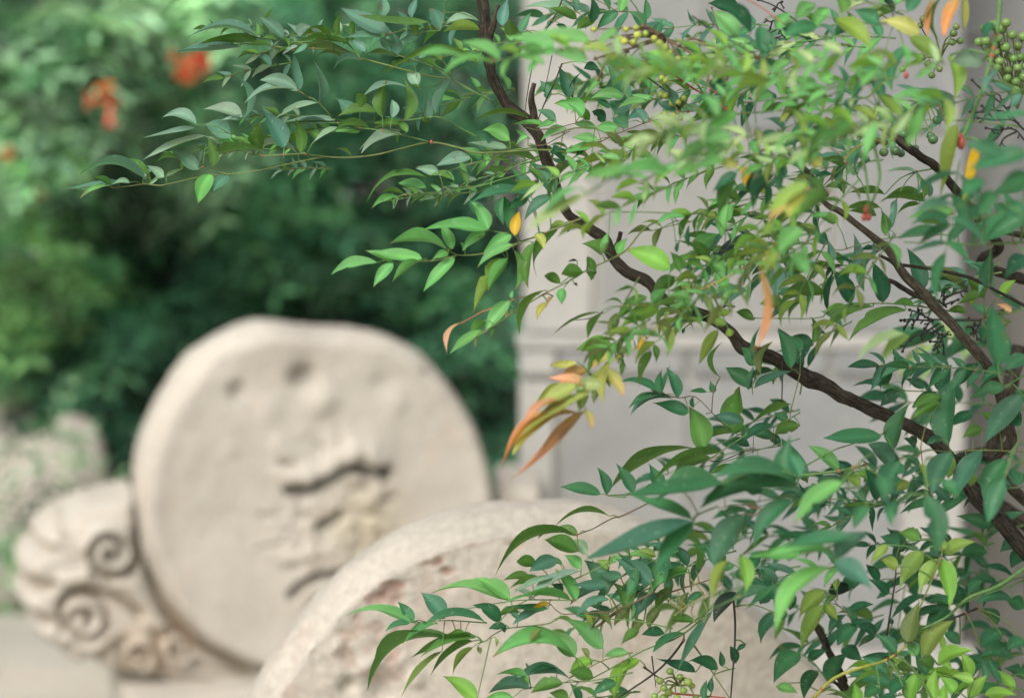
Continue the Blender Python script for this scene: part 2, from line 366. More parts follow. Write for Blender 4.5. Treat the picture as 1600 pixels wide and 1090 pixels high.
def far_carve(U, loc, R):
    h = np.zeros(len(U)); s = np.linalg.norm(loc(501, 785) - loc(502, 785))
    stain_or_shade = np.zeros(len(U))  # shade of the carved grooves and pits, painted into the tint
    # gentle relief mound that carries the carving
    c = loc(530, 800); h += .010 * np.exp(-(((U[:, 0] - c[0]) / (95 * s)) ** 2 + ((U[:, 1] - c[1]) / (120 * s)) ** 2))
    for pts, w, d in far_ridge:
        w *= 1.35; d *= .66; h += d * np.exp(-(seg_dist(U, [loc(*fx(*p)) for p in pts]) / (w * s)) ** 2)
    for pts, w, d in far_groove:
        g = np.exp(-(seg_dist(U, [loc(*fx(*p)) for p in pts]) / (w * s)) ** 4); h -= d * (1.25 if w > 6 else .6) * g; stain_or_shade += g * (.75 if w > 6 else .15)
    for x, y, w, d in [(475, 590, 19, -.030), (372, 612, 15, -.016), (672, 578, 9, -.040), (502, 628, 22, .012), (420, 640, 20, .006), (600, 600, 16, -.006), (360, 700, 14, .004), (340, 560, 25, -.005), (620, 632, 16, .005)]:
        g = np.exp(-((np.linalg.norm(U - loc(x, y), axis=1)) / (w * s)) ** 2.4); h += d * g
        if d < -.01: stain_or_shade += g * .6
    mk = np.exp(-(((U[:, 0] - loc(520, 800)[0]) / (90 * s)) ** 2 + ((U[:, 1] - loc(520, 800)[1]) / (125 * s)) ** 2) ** 2)
    nz = np.array([abs(noise.noise(Vector((u[0] * 26, u[1] * 26, 5)))) + .5 * abs(noise.noise(Vector((u[0] * 55, u[1] * 55, 9)))) if m_ > .02 else 0 for u, m_ in zip(U, mk)])
    h += mk * (nz - .25) * .016
    # worn collar ring below the rim
    rr = np.linalg.norm(U, axis=1) / R
    h += .004 * np.clip((rr - .86) / .12, 0, 1); h -= .02 * np.exp(-(np.linalg.norm(U - loc(676, 576), axis=1) / (9 * s)) ** 2)
    warm = np.exp(-((np.linalg.norm(U - loc(575, 815), axis=1)) / (60 * s)) ** 2)
    T = np.ones((len(U), 3)) * (1 - .42 * np.clip(stain_or_shade, 0, 1))[:, None]
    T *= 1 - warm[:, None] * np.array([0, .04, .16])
    return h, T
face_far = [(237, 790), (243, 725), (262, 665), (295, 610), (340, 562), (390, 535), (430, 527), (480, 533), (520, 543), (565, 538), (610, 546), (665, 578), (712, 628), (745, 690), (764, 760), (766, 830), (750, 900), (715, 960), (660, 1012), (600, 1040), (520, 1054), (440, 1046), (370, 1020), (310, 975), (268, 920), (245, 860)]
prof_far = [(1.004, .002), (1.006, .008), (.996, .016), (.994, .028), (1.030, .038), (1.050, .046), (1.054, .06), (1.056, .08), (1.056, .11), (1.045, .14), (1.02, .16), (.97, .172), (.5, .175), (.01, .175)]
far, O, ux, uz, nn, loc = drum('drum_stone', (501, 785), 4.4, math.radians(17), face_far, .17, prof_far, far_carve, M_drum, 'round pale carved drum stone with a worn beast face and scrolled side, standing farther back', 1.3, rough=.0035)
# scrolled ear: height field over its outline
ear_out = [(215, 775), (196, 780), (141, 793), (120, 802), (110, 812), (92, 812), (74, 828), (60, 846), (66, 858), (46, 868), (35, 888), (38, 906), (58, 919), (38, 930), (35, 950), (46, 966), (66, 976), (56, 988), (64, 1006), (84, 1020), (100, 1020), (104, 1036), (128, 1048), (150, 1038), (162, 1052), (193, 1060), (225, 1066), (300, 1080), (420, 1090), (430, 1050), (330, 1000), (250, 900)]
def spiral(cx, cy, r0, turns, a0, dirn=1, k=26):
    return [(cx + r0 * (1 - t) ** .85 * math.cos(a0 + dirn * t * turns * 2 * math.pi), cy + r0 * (1 - t) ** .85 * math.sin(a0 + dirn * t * turns * 2 * math.pi)) for t in np.linspace(0, .97, k)]
ear_grooves = [(spiral(172, 860, 40, 1.6, .2, 1), 5.5, .015), (spiral(132, 968, 46, 1.6, -2.6, 1), 6, .016), (spiral(212, 1022, 28, 1.4, -2.0, -1), 5, .013), (spiral(277, 1010, 26, 1.3, -2.6, 1), 4.5, .012), ([(206, 845), (214, 870), (200, 896), (170, 904), (145, 893)], 6, .016),
              ([(98, 985), (94, 960), (104, 934), (130, 924), (170, 928), (205, 948), (218, 960)], 7, .026), ([(222, 800), (228, 850), (236, 900), (262, 955), (310, 1005), (390, 1052)], 9, .030), ([(212, 830), (222, 870), (205, 895), (170, 905)], 6, .018),
              ([(38, 918), (66, 922), (84, 915)], 7, .026), ([(55, 852), (75, 862), (90, 862)], 6, .018), ([(55, 975), (80, 972)], 7, .024), ([(95, 1035), (104, 1012)], 6, .02), ([(92, 818), (106, 836)], 6, .016), ([(150, 1042), (158, 1020), (172, 1000)], 5, .016), ([(240, 985), (250, 1030), (262, 1052)], 5, .016), ([(300, 1035), (350, 1052), (400, 1062)], 5, .012), ([(235, 1048), (300, 1060), (360, 1070)], 5, .012), ([(128, 818), (150, 808), (200, 804)], 6, .006)]
def build_ear():
    Oe = O - nn * .040; L2 = lambda px, py: (lambda q: np.array([q @ ux, q @ uz]))(on_plane(px, py, Oe, nn) - Oe)
    out = np.array([L2(*p) for p in ear_out]); s = np.linalg.norm(L2(200, 900) - L2(201, 900))
    x0, y0 = out.min(0) - .004; x1, y1 = out.max(0) + .004; st = .0026
    gx = np.arange(x0, x1, st); gy = np.arange(y0, y1, st); X, Y = np.meshgrid(gx, gy); U = np.stack([X.ravel(), Y.ravel()], -1)
    ins = np.zeros(len(U), bool); a = out
    for k in range(len(a)):
        p, q = a[k - 1], a[k]; c = ((p[1] > U[:, 1]) != (q[1] > U[:, 1])); xi = (q[0] - p[0]) * (U[:, 1] - p[1]) / (q[1] - p[1] + 1e-12) + p[0]; ins ^= c & (U[:, 0] < xi)
    d = seg_dist(U, np.vstack([out, out[:1]])); sd_ = np.where(ins, d, -d)
    h = -.10 * (1 - np.sqrt(1 - (1 - np.clip(sd_ / .030, 0, 1)) ** 2)) ; h = np.where(ins, h, -.10)
    rel = np.zeros(len(U))
    for pts, w, dd in [(spiral(172, 860, 40, 1.6, .2 + math.pi, 1), 8, .021), (spiral(132, 968, 46, 1.6, -2.6 + math.pi, 1), 9, .022), (spiral(212, 1022, 28, 1.4, -2.0 + math.pi, -1), 6, .016), (spiral(277, 1010, 26, 1.3, -2.6 + math.pi, 1), 5, .014), ([(100, 905), (150, 895), (205, 912), (238, 950), (250, 975)], 9, .020), ([(75, 985), (110, 1018), (150, 1025)], 8, .010)]: rel = np.maximum(rel, dd * np.exp(-(seg_dist(U, [L2(*p) for p in pts]) / (w * s)) ** 2))
    for pts, w, dd in ear_grooves: rel = rel - (dd + np.maximum(rel, 0)) * np.exp(-(seg_dist(U, [L2(*p) for p in pts]) / (w * s * .95)) ** 2) * (rel > -dd)
    h = h + rel * np.clip(sd_ / .012, 0, 1)
    for i in range(len(U)):
        if sd_[i] > -.01: h[i] += fbm(Vector((U[i, 0] * 10, U[i, 1] * 10, 4)), 3) * .003
    warm = np.exp(-((U[:, 0] - L2(240, 1015)[0]) / (75 * s)) ** 2 - ((U[:, 1] - L2(240, 1015)[1]) / (45 * s)) ** 2)
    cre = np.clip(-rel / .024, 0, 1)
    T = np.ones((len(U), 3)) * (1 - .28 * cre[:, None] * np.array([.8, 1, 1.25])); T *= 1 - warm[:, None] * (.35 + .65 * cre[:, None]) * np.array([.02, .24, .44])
    ny, nx = X.shape; i, j = np.meshgrid(np.arange(ny - 1), np.arange(nx - 1), indexing='ij'); A = i * nx + j
    F = np.stack([A, A + 1, A + nx + 1, A + nx], -1).reshape(-1, 4)
    F = F[(sd_[F] > -st * .7).all(1)]
    V = Oe + U[:, [0]] * ux + U[:, [1]] * uz + h[:, None] * nn
    used = np.unique(F); mp = -np.ones(len(V), int); mp[used] = np.arange(len(used)); F = mp[F]
    Vu = V[used]; Tu = T[used]; nb = len(Vu)
    # back sheet so the piece is solid
    Vb = (Oe + U[used][:, [0]] * ux + U[used][:, [1]] * uz - .16 * nn)
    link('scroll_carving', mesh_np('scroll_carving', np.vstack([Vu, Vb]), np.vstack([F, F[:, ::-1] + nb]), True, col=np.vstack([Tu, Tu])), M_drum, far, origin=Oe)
    # side skirt
    from collections import Counter
    ed = Counter(); dr = {}
    for f in F:
        for k in range(4):
            e = (f[k], f[(k + 1) % 4]); ed[tuple(sorted(e))] += 1; dr[tuple(sorted(e))] = e
    be = [dr[e] for e, c in ed.items() if c == 1]
    Fs = [[b, a_, a_ + nb, b + nb] for a_, b in be]
    link('scroll_edge', mesh_np('scroll_edge', np.vstack([Vu, Vb]), np.array(Fs), True, col=np.vstack([Tu, Tu])), M_drum, far, origin=Oe)
build_ear()
q = O + ux * -.12; 
def orient_box(name, cx, w, z0, z1, y0, y1, mat, parent, bev=.008):
    """box in the drum's own frame"""
    V, F = box(None, cx - w / 2, cx + w / 2, y0, y1, z0, z1, bev, .002)
    Wd = np.array([O[0], O[1], 0]) + V[:, [0]] * ux - V[:, [1]] * nn + V[:, [2]] * uz
    return link(name, mesh_np(name, Wd, F, False, col=np.ones((len(Wd), 3))), mat, parent, origin=np.array([O[0], O[1], z0]))
orient_box('base', .04, .80, .045, on_plane(300, 1064, O, nn)[2] - .012, -.06, .24, M_drum, far, .012)
orient_box('base_moulding', .04, .86, .045, .12, -.09, .27, M_drum, far, .02)
# --- near drum
def near_carve(U, loc, R):
    h = np.zeros(len(U)); s = np.linalg.norm(loc(880, 1000) - loc(881, 1000)); st = np.zeros(len(U)); T = np.ones((len(U), 3))
    rr = np.linalg.norm(U, axis=1) / R
    h -= .004 * np.clip((.9 - rr) / .08, 0, 1)
    for x, y, w, hgt in [(683, 876, 10, 1), (700, 893, 9, 1), (668, 880, 9, .8), (600, 930, 18, 1), (622, 915, 12, 1), (582, 938, 14, .8), (806, 852, 9, .9), (740, 850, 12, .6), (560, 985, 22, .6), (600, 1010, 20, .7), (640, 985, 14, .5), (540, 1030, 18, .5), (600, 1050, 22, .4), (690, 930, 14, .3)]:
        d = np.linalg.norm((U - loc(x, y)) * np.array([1, 1.35]), axis=1) / (w * s)
        nz = np.array([noise.noise(Vector((u[0] * 60, u[1] * 60, x))) for u in U]) if len(U) else 0
        g = 1 / (1 + np.exp((d + nz * 1.4 - 1) * 7)); h -= .004 * g * hgt; T *= 1 - (g * hgt)[:, None] * np.array([.24, .42, .45])
    for x, y, w, dd in [(545, 1075, 14, -.01), (600, 1085, 25, -.012), (650, 1060, 16, .006), (575, 1040, 14, .008), (620, 1030, 20, .007), (530, 1010, 12, .006)]:
        h += dd * np.exp(-(np.linalg.norm(U - loc(x, y), axis=1) / (w * s)) ** 2)
    return h, T
face_near = [(440, 1100), (458, 1066), (505, 1002), (558, 940), (596, 908), (634, 884), (705, 852), (760, 836), (810, 827), (900, 822), (980, 832), (1060, 868), (1130, 925), (1205, 990), (1290, 1060), (1360, 1180), (1390, 1320), (1370, 1480), (1300, 1640), (1180, 1770), (1040, 1850), (880, 1880), (720, 1850), (560, 1760), (450, 1620), (395, 1460), (385, 1300), (400, 1190)]
face_near = [(x - (10 if x < 800 else 0), y + (8 if y < 1100 else 0)) for x, y in face_near]
prof_near = [(1.003, .001), (1.006, .004), (1.004, .008), (.984, .015), (.970, .026), (.970, .040), (.984, .052), (1.012, .062), (1.026, .074), (1.028, .09), (1.022, .12), (1.00, .15), (.97, .165), (.93, .172), (.5, .175), (.01, .175)]
near, O2, ux2, uz2, nn2, loc2 = drum('drum_stone', (885, 1350), 2.5, math.radians(9), face_near, .17, prof_near, near_carve, M_near, 'nearer round drum stone with flaking reddish patches, partly hidden by the leaves', 7.7, rough=.0022, na=520, nr=150)
V, F = box(None, -.42, .42, -.10, .26, .045, O2[2] - .33, .015, .003)
Wd = np.array([O2[0], O2[1], 0]) + V[:, [0]] * ux2 - V[:, [1]] * nn2 + V[:, [2]] * uz2
link('base', mesh_np('base', Wd, F, False, col=np.ones((len(Wd), 3))), M_near, near, origin=(O2[0], O2[1], .045))
# ============================================================ rocks at the left
def rock(cx, cy, cz, sx, sy, sz, seed, label, mat=M_rock):
    b = bmesh.new(); bmesh.ops.create_icosphere(b, subdivisions=4, radius=1)
    for v in b.verts:
        n = fbm(v.co * .9 + Vector((seed, 0, 0)), 4); c = noise.cell(v.co * 1.7 + Vector((seed, 3, 1))) * .12
        v.co *= 1 + n * .28 + c * .4; v.co = Vector((v.co.x * sx, v.co.y * sy, max(v.co.z * sz, -cz * .98)))
    me = bpy.data.meshes.new('rock'); b.to_mesh(me); b.free()
    o = link('rock', me, mat); o.location = (cx, cy, cz); tag(o, label, 'rock', 'garden rocks beside the planting'); return o
for (px, py, d, sx, sz, sd_, lb) in [(105, 770, 6.25, .13, .19, 3, 'upright pale garden rock just left of the far drum stone'), (15, 680, 6.7, .2, .26, 5, 'pale pinkish rock at the left edge below the hedge'), (40, 880, 6.1, .16, .13, 4, 'low grey rock behind the scrolled carving'), (30, 790, 6.35, .2, .2, 8, 'broad pale beige rock between the upright one and the picture edge'), (170, 900, 6.6, .2, .12, 6, 'low dark rock at the hedge foot, mostly hidden by the far drum')]:
    q = P(px, py, d); rock(q[0], q[1], max(q[2], sz * .5), sx, sx * .9, sz, sd_, lb)
# ============================================================ background planting
G = {}
def far_leaf_cloud(buf, n, sampler, size, cols, nrm_out, frond=True, wid=.34):
    """compound leaves: n fronds of 7-9 leaflets"""
    for _ in range(n):
        c, outw = sampler(); cl = noise.noise(Vector(c * 4.5)) + .6 * noise.noise(Vector(c * 9)); bc = np.array(rnd.choice(cols)) * rnd.uniform(.75, 1.25) * (1 + 1.25 * max(-.68, min(.9, cl * 2.0)))  # random clump tint; its dark clumps also stand in for shaded voids
        ax = np.array([rnd.gauss(0, 1), rnd.gauss(-.4, .6), rnd.gauss(-.35, .6)]) + outw * .9; ax /= np.linalg.norm(ax)
        upv = np.array([rnd.gauss(0, .45), rnd.gauss(-.25, .4), 1.]); upv -= ax * (upv @ ax); upv /= np.linalg.norm(upv) + 1e-9
        sd2 = np.cross(ax, upv); L = size * rnd.uniform(2.2, 3.6); k = rnd.choice((3, 4, 4)) if frond else 1
        for i in range(k):
            for s in (-1, 1):
                t = (i + .5) / k; p = c + ax * L * t - upv * L * .25 * t * t
                a = (ax * .55 + sd2 * s * .85 + upv * rnd.uniform(-.45, .15)); a /= np.linalg.norm(a)
                l = size * rnd.uniform(.75, 1.2); w = l * wid; b2 = np.cross(a, upv); b2 /= np.linalg.norm(b2) + 1e-9
                V = np.array([p, p + a * l * .45 + b2 * w * .5 + upv * w * .15, p + a * l - upv * l * .18, p + a * l * .45 - b2 * w * .5 + upv * w * .15])
                buf.add(V, [[0, 1, 2, 3]], bc * rnd.uniform(.85, 1.15))
def plant(name, label, cat, blobs, n, size, cols, stem_col=(.10, .075, .05), wid=.34, group=None, frond=True):
    c0 = P(*blobs[0][:3]); root = tag(empty(name, (c0[0], c0[1], 0)), label, cat, group)
    buf = Buf(); tot = sum(b[3] * b[4] for b in blobs)
    for (px, py, d, rx, ry, rd) in blobs:
        c = P(px, py, d); sx, sz = rx * TH * d, ry * TH * d
        def smp():
            while True:
                v = np.array([rnd.gauss(0, 1) for _ in range(3)]); v /= np.linalg.norm(v)
                if v[1] < .35: break
            r = rnd.uniform(.55, 1.0) * (1 + .22 * noise.noise(Vector(v * 2.6) + Vector((px, 0, 0))))
            return c + v * r * np.array([sx, rd, sz]), v
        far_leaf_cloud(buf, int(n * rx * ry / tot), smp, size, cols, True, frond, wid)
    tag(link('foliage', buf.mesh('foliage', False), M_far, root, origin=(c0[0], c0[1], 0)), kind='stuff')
    b2 = Buf()
    for (px, py, d, rx, ry, rd) in blobs:
        c = P(px, py, d)
        for k in range(1):
            a = np.array([c0[0] + rnd.uniform(-.12, .12), c[1] + rd + .15, 0.]); e = c + np.array([rnd.uniform(-.5, .5) * rx * TH * d, rnd.uniform(.1, .2), rnd.uniform(-.1, .4) * ry * TH * d])
            a[1] = 8.6; tube(b2, [a, np.array([a[0], 8.4, e[2] * .6]) + np.array([rnd.uniform(-.06, .06), 0, .05]), e], [.016, .012, .006], 6, stem_col, .08)
    link('stem', b2.mesh('stem'), M_bark, root, origin=(c0[0], c0[1], 0)); return root
lt, mg, bl, gr, dk = (.30, .49, .28), (.09, .24, .11), (.055, .17, .095), (.16, .31, .11), (.03, .10, .06)
vine = plant('trumpet_vine', 'bright leafy trumpet vine with orange red flowers at the upper left', 'climbing vine',
    [(40, 70, 5.9, 150, 95, .32), (30, 140, 5.8, 120, 45, .2), (190, 215, 6.5, 150, 70, .3), (215, 25, 6.5, 110, 55, .25)], 620, .068, [lt, lt, mg, mg, (.2, .40, .25), (.3, .52, .32)], group=None)
plant('shrub', 'dark green shrub hanging behind the far drum stone, below the red flowers', 'shrub', [(280, 330, 6.9, 190, 90, .35), (150, 360, 6.9, 120, 90, .3), (480, 420, 7.2, 160, 90, .3)], 620, .068, [mg, bl, bl, (.085, .21, .09)])
plant('shrub', 'yellowish green low shrub at the left edge of the picture, above the rocks', 'shrub', [(20, 430, 6.5, 110, 75, .3), (30, 500, 6.6, 90, 50, .2)], 240, .06, [gr, gr, mg, (.19, .36, .15)])
plant('shrub', 'dark feathery shrub directly left of the far drum stone', 'shrub', [(230, 520, 6.7, 130, 110, .3), (150, 600, 6.6, 80, 110, .3), (130, 700, 6.6, 60, 60, .2)], 520, .055, [bl, bl, mg, dk], wid=.24)
plant('shrub', 'deep green leafy shrub filling the gap between the far drum stone and the pier', 'shrub', [(680, 520, 7.3, 170, 130, .3), (760, 640, 7.2, 90, 120, .25), (620, 330, 7.4, 200, 110, .3)], 620, .07, [bl, bl, mg, dk])
plant('shrub', 'tall shadowy green shrub at the top, behind the highest leaf sprays', 'shrub', [(430, 130, 7.2, 170, 90, .3), (640, 120, 7.4, 190, 110, .3), (520, 30, 7.5, 260, 60, .3)], 600, .07, [bl, bl, mg, (.09, .21, .12)])
# weeds among rocks
plant('weed', 'loose green weeds growing among the rocks at the left', 'weeds', [(60, 830, 6.0, 60, 40, .1), (20, 920, 5.95, 40, 20, .06), (110, 850, 6.0, 50, 40, .1), (90, 720, 5.95, 40, 50, .1)], 70, .045, [(.2, .34, .18), mg])
hedge = tag(empty('hedge', (-.8, 8.5, 0)), 'tall dark hedge closing the view behind all the shrubs', 'hedge')
hb = Buf()
def hs_():
    x = rnd.uniform(-4.6, 2.4); z = rnd.uniform(.0, 3.3); y = 8.25 + rnd.uniform(0, .5) + .25 * noise.noise(Vector((x * 1.3, z * 1.3, 0)))
    return np.array([x, y, z]), np.array([0, -1., 0])
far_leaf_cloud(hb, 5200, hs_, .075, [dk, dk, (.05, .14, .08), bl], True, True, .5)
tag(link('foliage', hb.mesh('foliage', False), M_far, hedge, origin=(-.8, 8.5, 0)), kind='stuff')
tb = Buf()
for k in range(14):
    x = -4.4 + k * .5 + rnd.uniform(-.1, .1); tube(tb, [(x, 8.75, 0), (x + .05, 8.7, 1.2), (x + rnd.uniform(-.2, .2), 8.75, 2.6)], [.05, .04, .015], 7, (.06, .045, .03), .1)
link('trunk', tb.mesh('trunk'), M_bark, hedge, origin=(-.8, 8.5, 0))
# flowers of the trumpet vine
def flower(px, py, d, ax, L, r, col, tubecol, open_=1.):
    c = P(px, py, d); ax = np.array(ax, float); ax /= np.linalg.norm(ax); u = np.cross(ax, [0, 0, 1.]); u /= np.linalg.norm(u); w = np.cross(ax, u)
    b = Buf(); n = 15; prof = [(-1, .10), (-.6, .16), (-.25, .26), (0, .42)]; V = []; C = []
    for t, rr in prof:
        for j in range(n):
            a = j * 2 * math.pi / n; V.append(c + ax * L * t + (u * math.cos(a) + w * math.sin(a)) * rr * r); C.append(tubecol)
    for (t, rr) in ((.05, .75), (.0, 1.05)):
        for j in range(n):
            a = j * 2 * math.pi / n; lobe = (.62 + .38 * abs(math.cos(a * 2.5))) * open_; V.append(c + ax * L * t + (u * math.cos(a) + w * math.sin(a)) * rr * r * lobe); C.append(col)
    F = [[i * n + j, i * n + (j + 1) % n, (i + 1) * n + (j + 1) % n, (i + 1) * n + j] for i in range(5) for j in range(n)]
    b.add(np.array(V), np.array(F), np.array(C)); link('flower', b.mesh('flower'), M_petal, vine, origin=c)
RED, ORA, PNK = (.60, .06, .045), (.60, .15, .06), (.50, .13, .11)
flower(316, 96, 5.4, (.9, -.6, .15), .07, .032, RED, ORA); flower(290, 118, 5.4, (-.2, -.8, -.8), .07, .030, ORA, ORA); flower(268, 88, 5.42, (-1, -.2, .2), .05, .018, RED, ORA)
flower(137, 157, 5.35, (-1, -.25, .05), .05, .028, RED, ORA); flower(172, 196, 5.35, (.05, -.3, -1), .085, .024, PNK, (.7, .16, .12), .7)
flower(163, 135, 5.36, (-.2, -.4, 1), .05, .026, (.55, .16, .03), (.35, .14, .03)); flower(178, 158, 5.37, (.8, -.5, 0), .04, .024, (.35, .13, .03), (.3, .12, .03))
flower(10, 240, 5.5, (-.6, -.7, 0), .04, .022, (.40, .17, .05), (.35, .14, .05)); flower(64, 296, 5.8, (0, -1, -.4), .04, .024, (.42, .16, .08), (.3, .12, .05))
# ============================================================ the nandina shrub
# leaf colours as seen, roughly, sky sheen on bluish tops included; scaled as albedo
def alb(c, k=.66): return np.array([v * k for v in lin(c)])
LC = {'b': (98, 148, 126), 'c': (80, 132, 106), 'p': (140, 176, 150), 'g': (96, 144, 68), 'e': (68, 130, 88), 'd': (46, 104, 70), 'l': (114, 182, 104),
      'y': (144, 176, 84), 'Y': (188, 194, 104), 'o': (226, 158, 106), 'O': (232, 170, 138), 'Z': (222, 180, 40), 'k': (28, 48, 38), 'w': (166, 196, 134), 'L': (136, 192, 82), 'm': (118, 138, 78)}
shrub = tag(empty('nandina_shrub', (.62, 2.05, 0)), 'large leafy shrub with dark woody canes, green berries and pointed leaflets before the stones', 'shrub')
BLK = []       # (origin x, origin y, scale, depth, rachises, leaves)
def block(ox, oy, sc, d, rach, leaves, dj=.02):
    R_ = []
    for s in rach.strip().split(';'):
        s = s.strip()
        if not s: continue
        head, *pp = s.split(':'); r, c = head.split(); pts = [tuple(map(float, q.split(','))) for q in pp[0].split()]
        R_.append(([(ox + x / sc, oy + y / sc) for x, y in pts], float(r) / sc, c))
    Lv = []
    for s in leaves.replace('\n', ' ').split(';'):
        v = s.split()
        if not v: continue
        bx, by, tx, ty, w = map(float, v[:5]); c = v[5]; k = float(v[6]) if len(v) > 6 else .06
        Lv.append((ox + bx / sc, oy + by / sc, ox + tx / sc, oy + ty / sc, w / sc, c, k))
    BLK.append([d, R_, Lv, dj])
# rachis spec "radius colour: x,y x,y ..." in crop units.  colours: n green, r red, k dark, v olive, t tan, u yellow
block(250, 0, 3.2, 2.0, """3.5 v: 1610,480 1470,405 1340,380 1150,330 1000,290 900,262 800,245 610,238 480,220 330,225 240,228; 3 n: 1000,290 960,240 900,205 700,210 610,205 490,190 420,185;
2.5 n: 1470,405 1390,350 1340,330 1270,300 1180,275; 2.5 n: 1270,300 1285,180 1320,160 1400,155; 2 n: 1440,-10 1422,50 1420,80 1400,155""",
"""400 235 70 262 36 b; 490 190 135 190 42 b .1; 490 210 190 225 50 g; 480 195 340 185 42 g; 465 165 375 125 60 b; 480 180 478 100 45 g; 545 185 570 35 42 g; 618 200 492 85 66 b;
690 180 755 130 72 p; 790 145 820 95 25 b; 630 200 490 195 28 g; 860 165 700 185 45 g; 905 205 650 240 38 g; 890 200 860 140 32 g; 895 180 905 65 38 g; 960 215 985 78 42 g; 1025 260 950 200 52 b; 940 210 700 240 36 g;
1000 290 640 260 36 g; 910 290 770 295 20 g .1; 1010 305 868 355 30 b .15; 1135 165 905 40 100 b; 1110 185 920 190 45 b; 1110 90 1105 -40 72 b; 1150 265 1098 190 60 b; 1185 275 1160 160 64 b; 1290 185 1195 205 40 b; 1260 90 1290 -25 45 b;
1280 180 1252 95 45 g; 1340 110 990 75 45 g .08; 1400 155 1345 42 86 c; 1405 160 1290 165 25 g .15; 1600 110 1400 150 45 p .1; 1600 150 1410 165 60 y; 1180 285 1030 270 30 g; 1300 300 1360 210 50 b; 1330 320 1290 260 50 b; 760 245 640 225 34 g; 560 235 430 230 30 g""")
block(250, 0, 3.2, 1.98, """4 v: 2030,760 1900,750 1600,765 1500,740 1355,712 1200,745 1100,770 960,787 820,783 700,770 540,778 450,770 380,740; 3 v: 820,783 620,825 480,855 330,870 285,850 215,835;
3 v: 330,872 200,885 0,928 -60,918 -150,930 -240,938; 3 n: 1355,712 1250,685 1150,660 1000,640 860,640; 3 n: 1600,690 1500,640 1390,585 1250,600 1100,608 850,615; 2.5 n: 865,597 800,522 690,455; 2.5 n: 455,628 420,595; 2 n: 455,632 360,670 300,640; 2.5 n: 1395,585 1400,520; 2 n: 1375,432 1290,440""",
"""690 455 668 255 60 b; 795 505 760 290 44 b; 690 455 497 402 78 p .12; 690 460 418 520 42 p .1; 790 515 580 590 36 p; 420 590 382 376 50 c; 412 590 213 548 72 p .15; 400 600 300 602 25 p; 185 625 8 590 60 p .15; 178 638 -95 690 28 p .1;
355 690 225 622 108 b; 230 680 -88 800 34 p .1; 230 720 60 742 34 b; 270 830 238 682 66 g; 495 755 500 608 96 g; 622 742 502 548 112 c; 702 765 678 594 68 g; 880 600 612 612 36 p .1; 790 690 722 660 60 g; 450 725 360 690 52 g; 505 750 215 795 46 g .1; 690 770 445 795 34 p .15;
190 850 36 738 82 b; 255 870 190 1018 98 l; 340 880 265 960 70 b; -42 905 -262 812 76 g; 20 890 -75 828 55 p; -65 905 -428 895 40 b .16; -200 915 -488 942 30 b .06; -240 920 -330 885 42 g; -150 912 -240 922 35 p; -260 930 -400 992 24 l; -80 890 -10 830 25 p .15; 30 880 120 838 24 p -.1; -60 925 10 860 22 p -.1;
960 575 878 490 88 b; 1000 540 988 466 66 g; 1080 560 885 585 62 g; 1112 588 1138 398 72 g; 1160 590 1158 498 56 p; 1225 605 1212 382 80 g; 1240 438 1008 490 34 p .1; 1290 430 1232 368 76 p; 1335 600 1330 458 56 b; 1378 565 1492 362 60 c; 1355 610 1310 600 42 g; 1300 440 1240 430 22 g;
1200 650 992 757 30 p .15; 1230 680 1003 772 52 p .1; 1050 640 850 690 32 g; 900 640 765 712 30 p; 1240 660 1190 620 42 g; 1230 625 1060 618 40 g; 840 615 620 620 34 b; 1600 325 1108 392 26 g .12; 1270 315 1108 372 26 g .1; 1010 640 880 600 30 g; 1000 660 850 655 26 l; 960 785 870 745 24 g""")
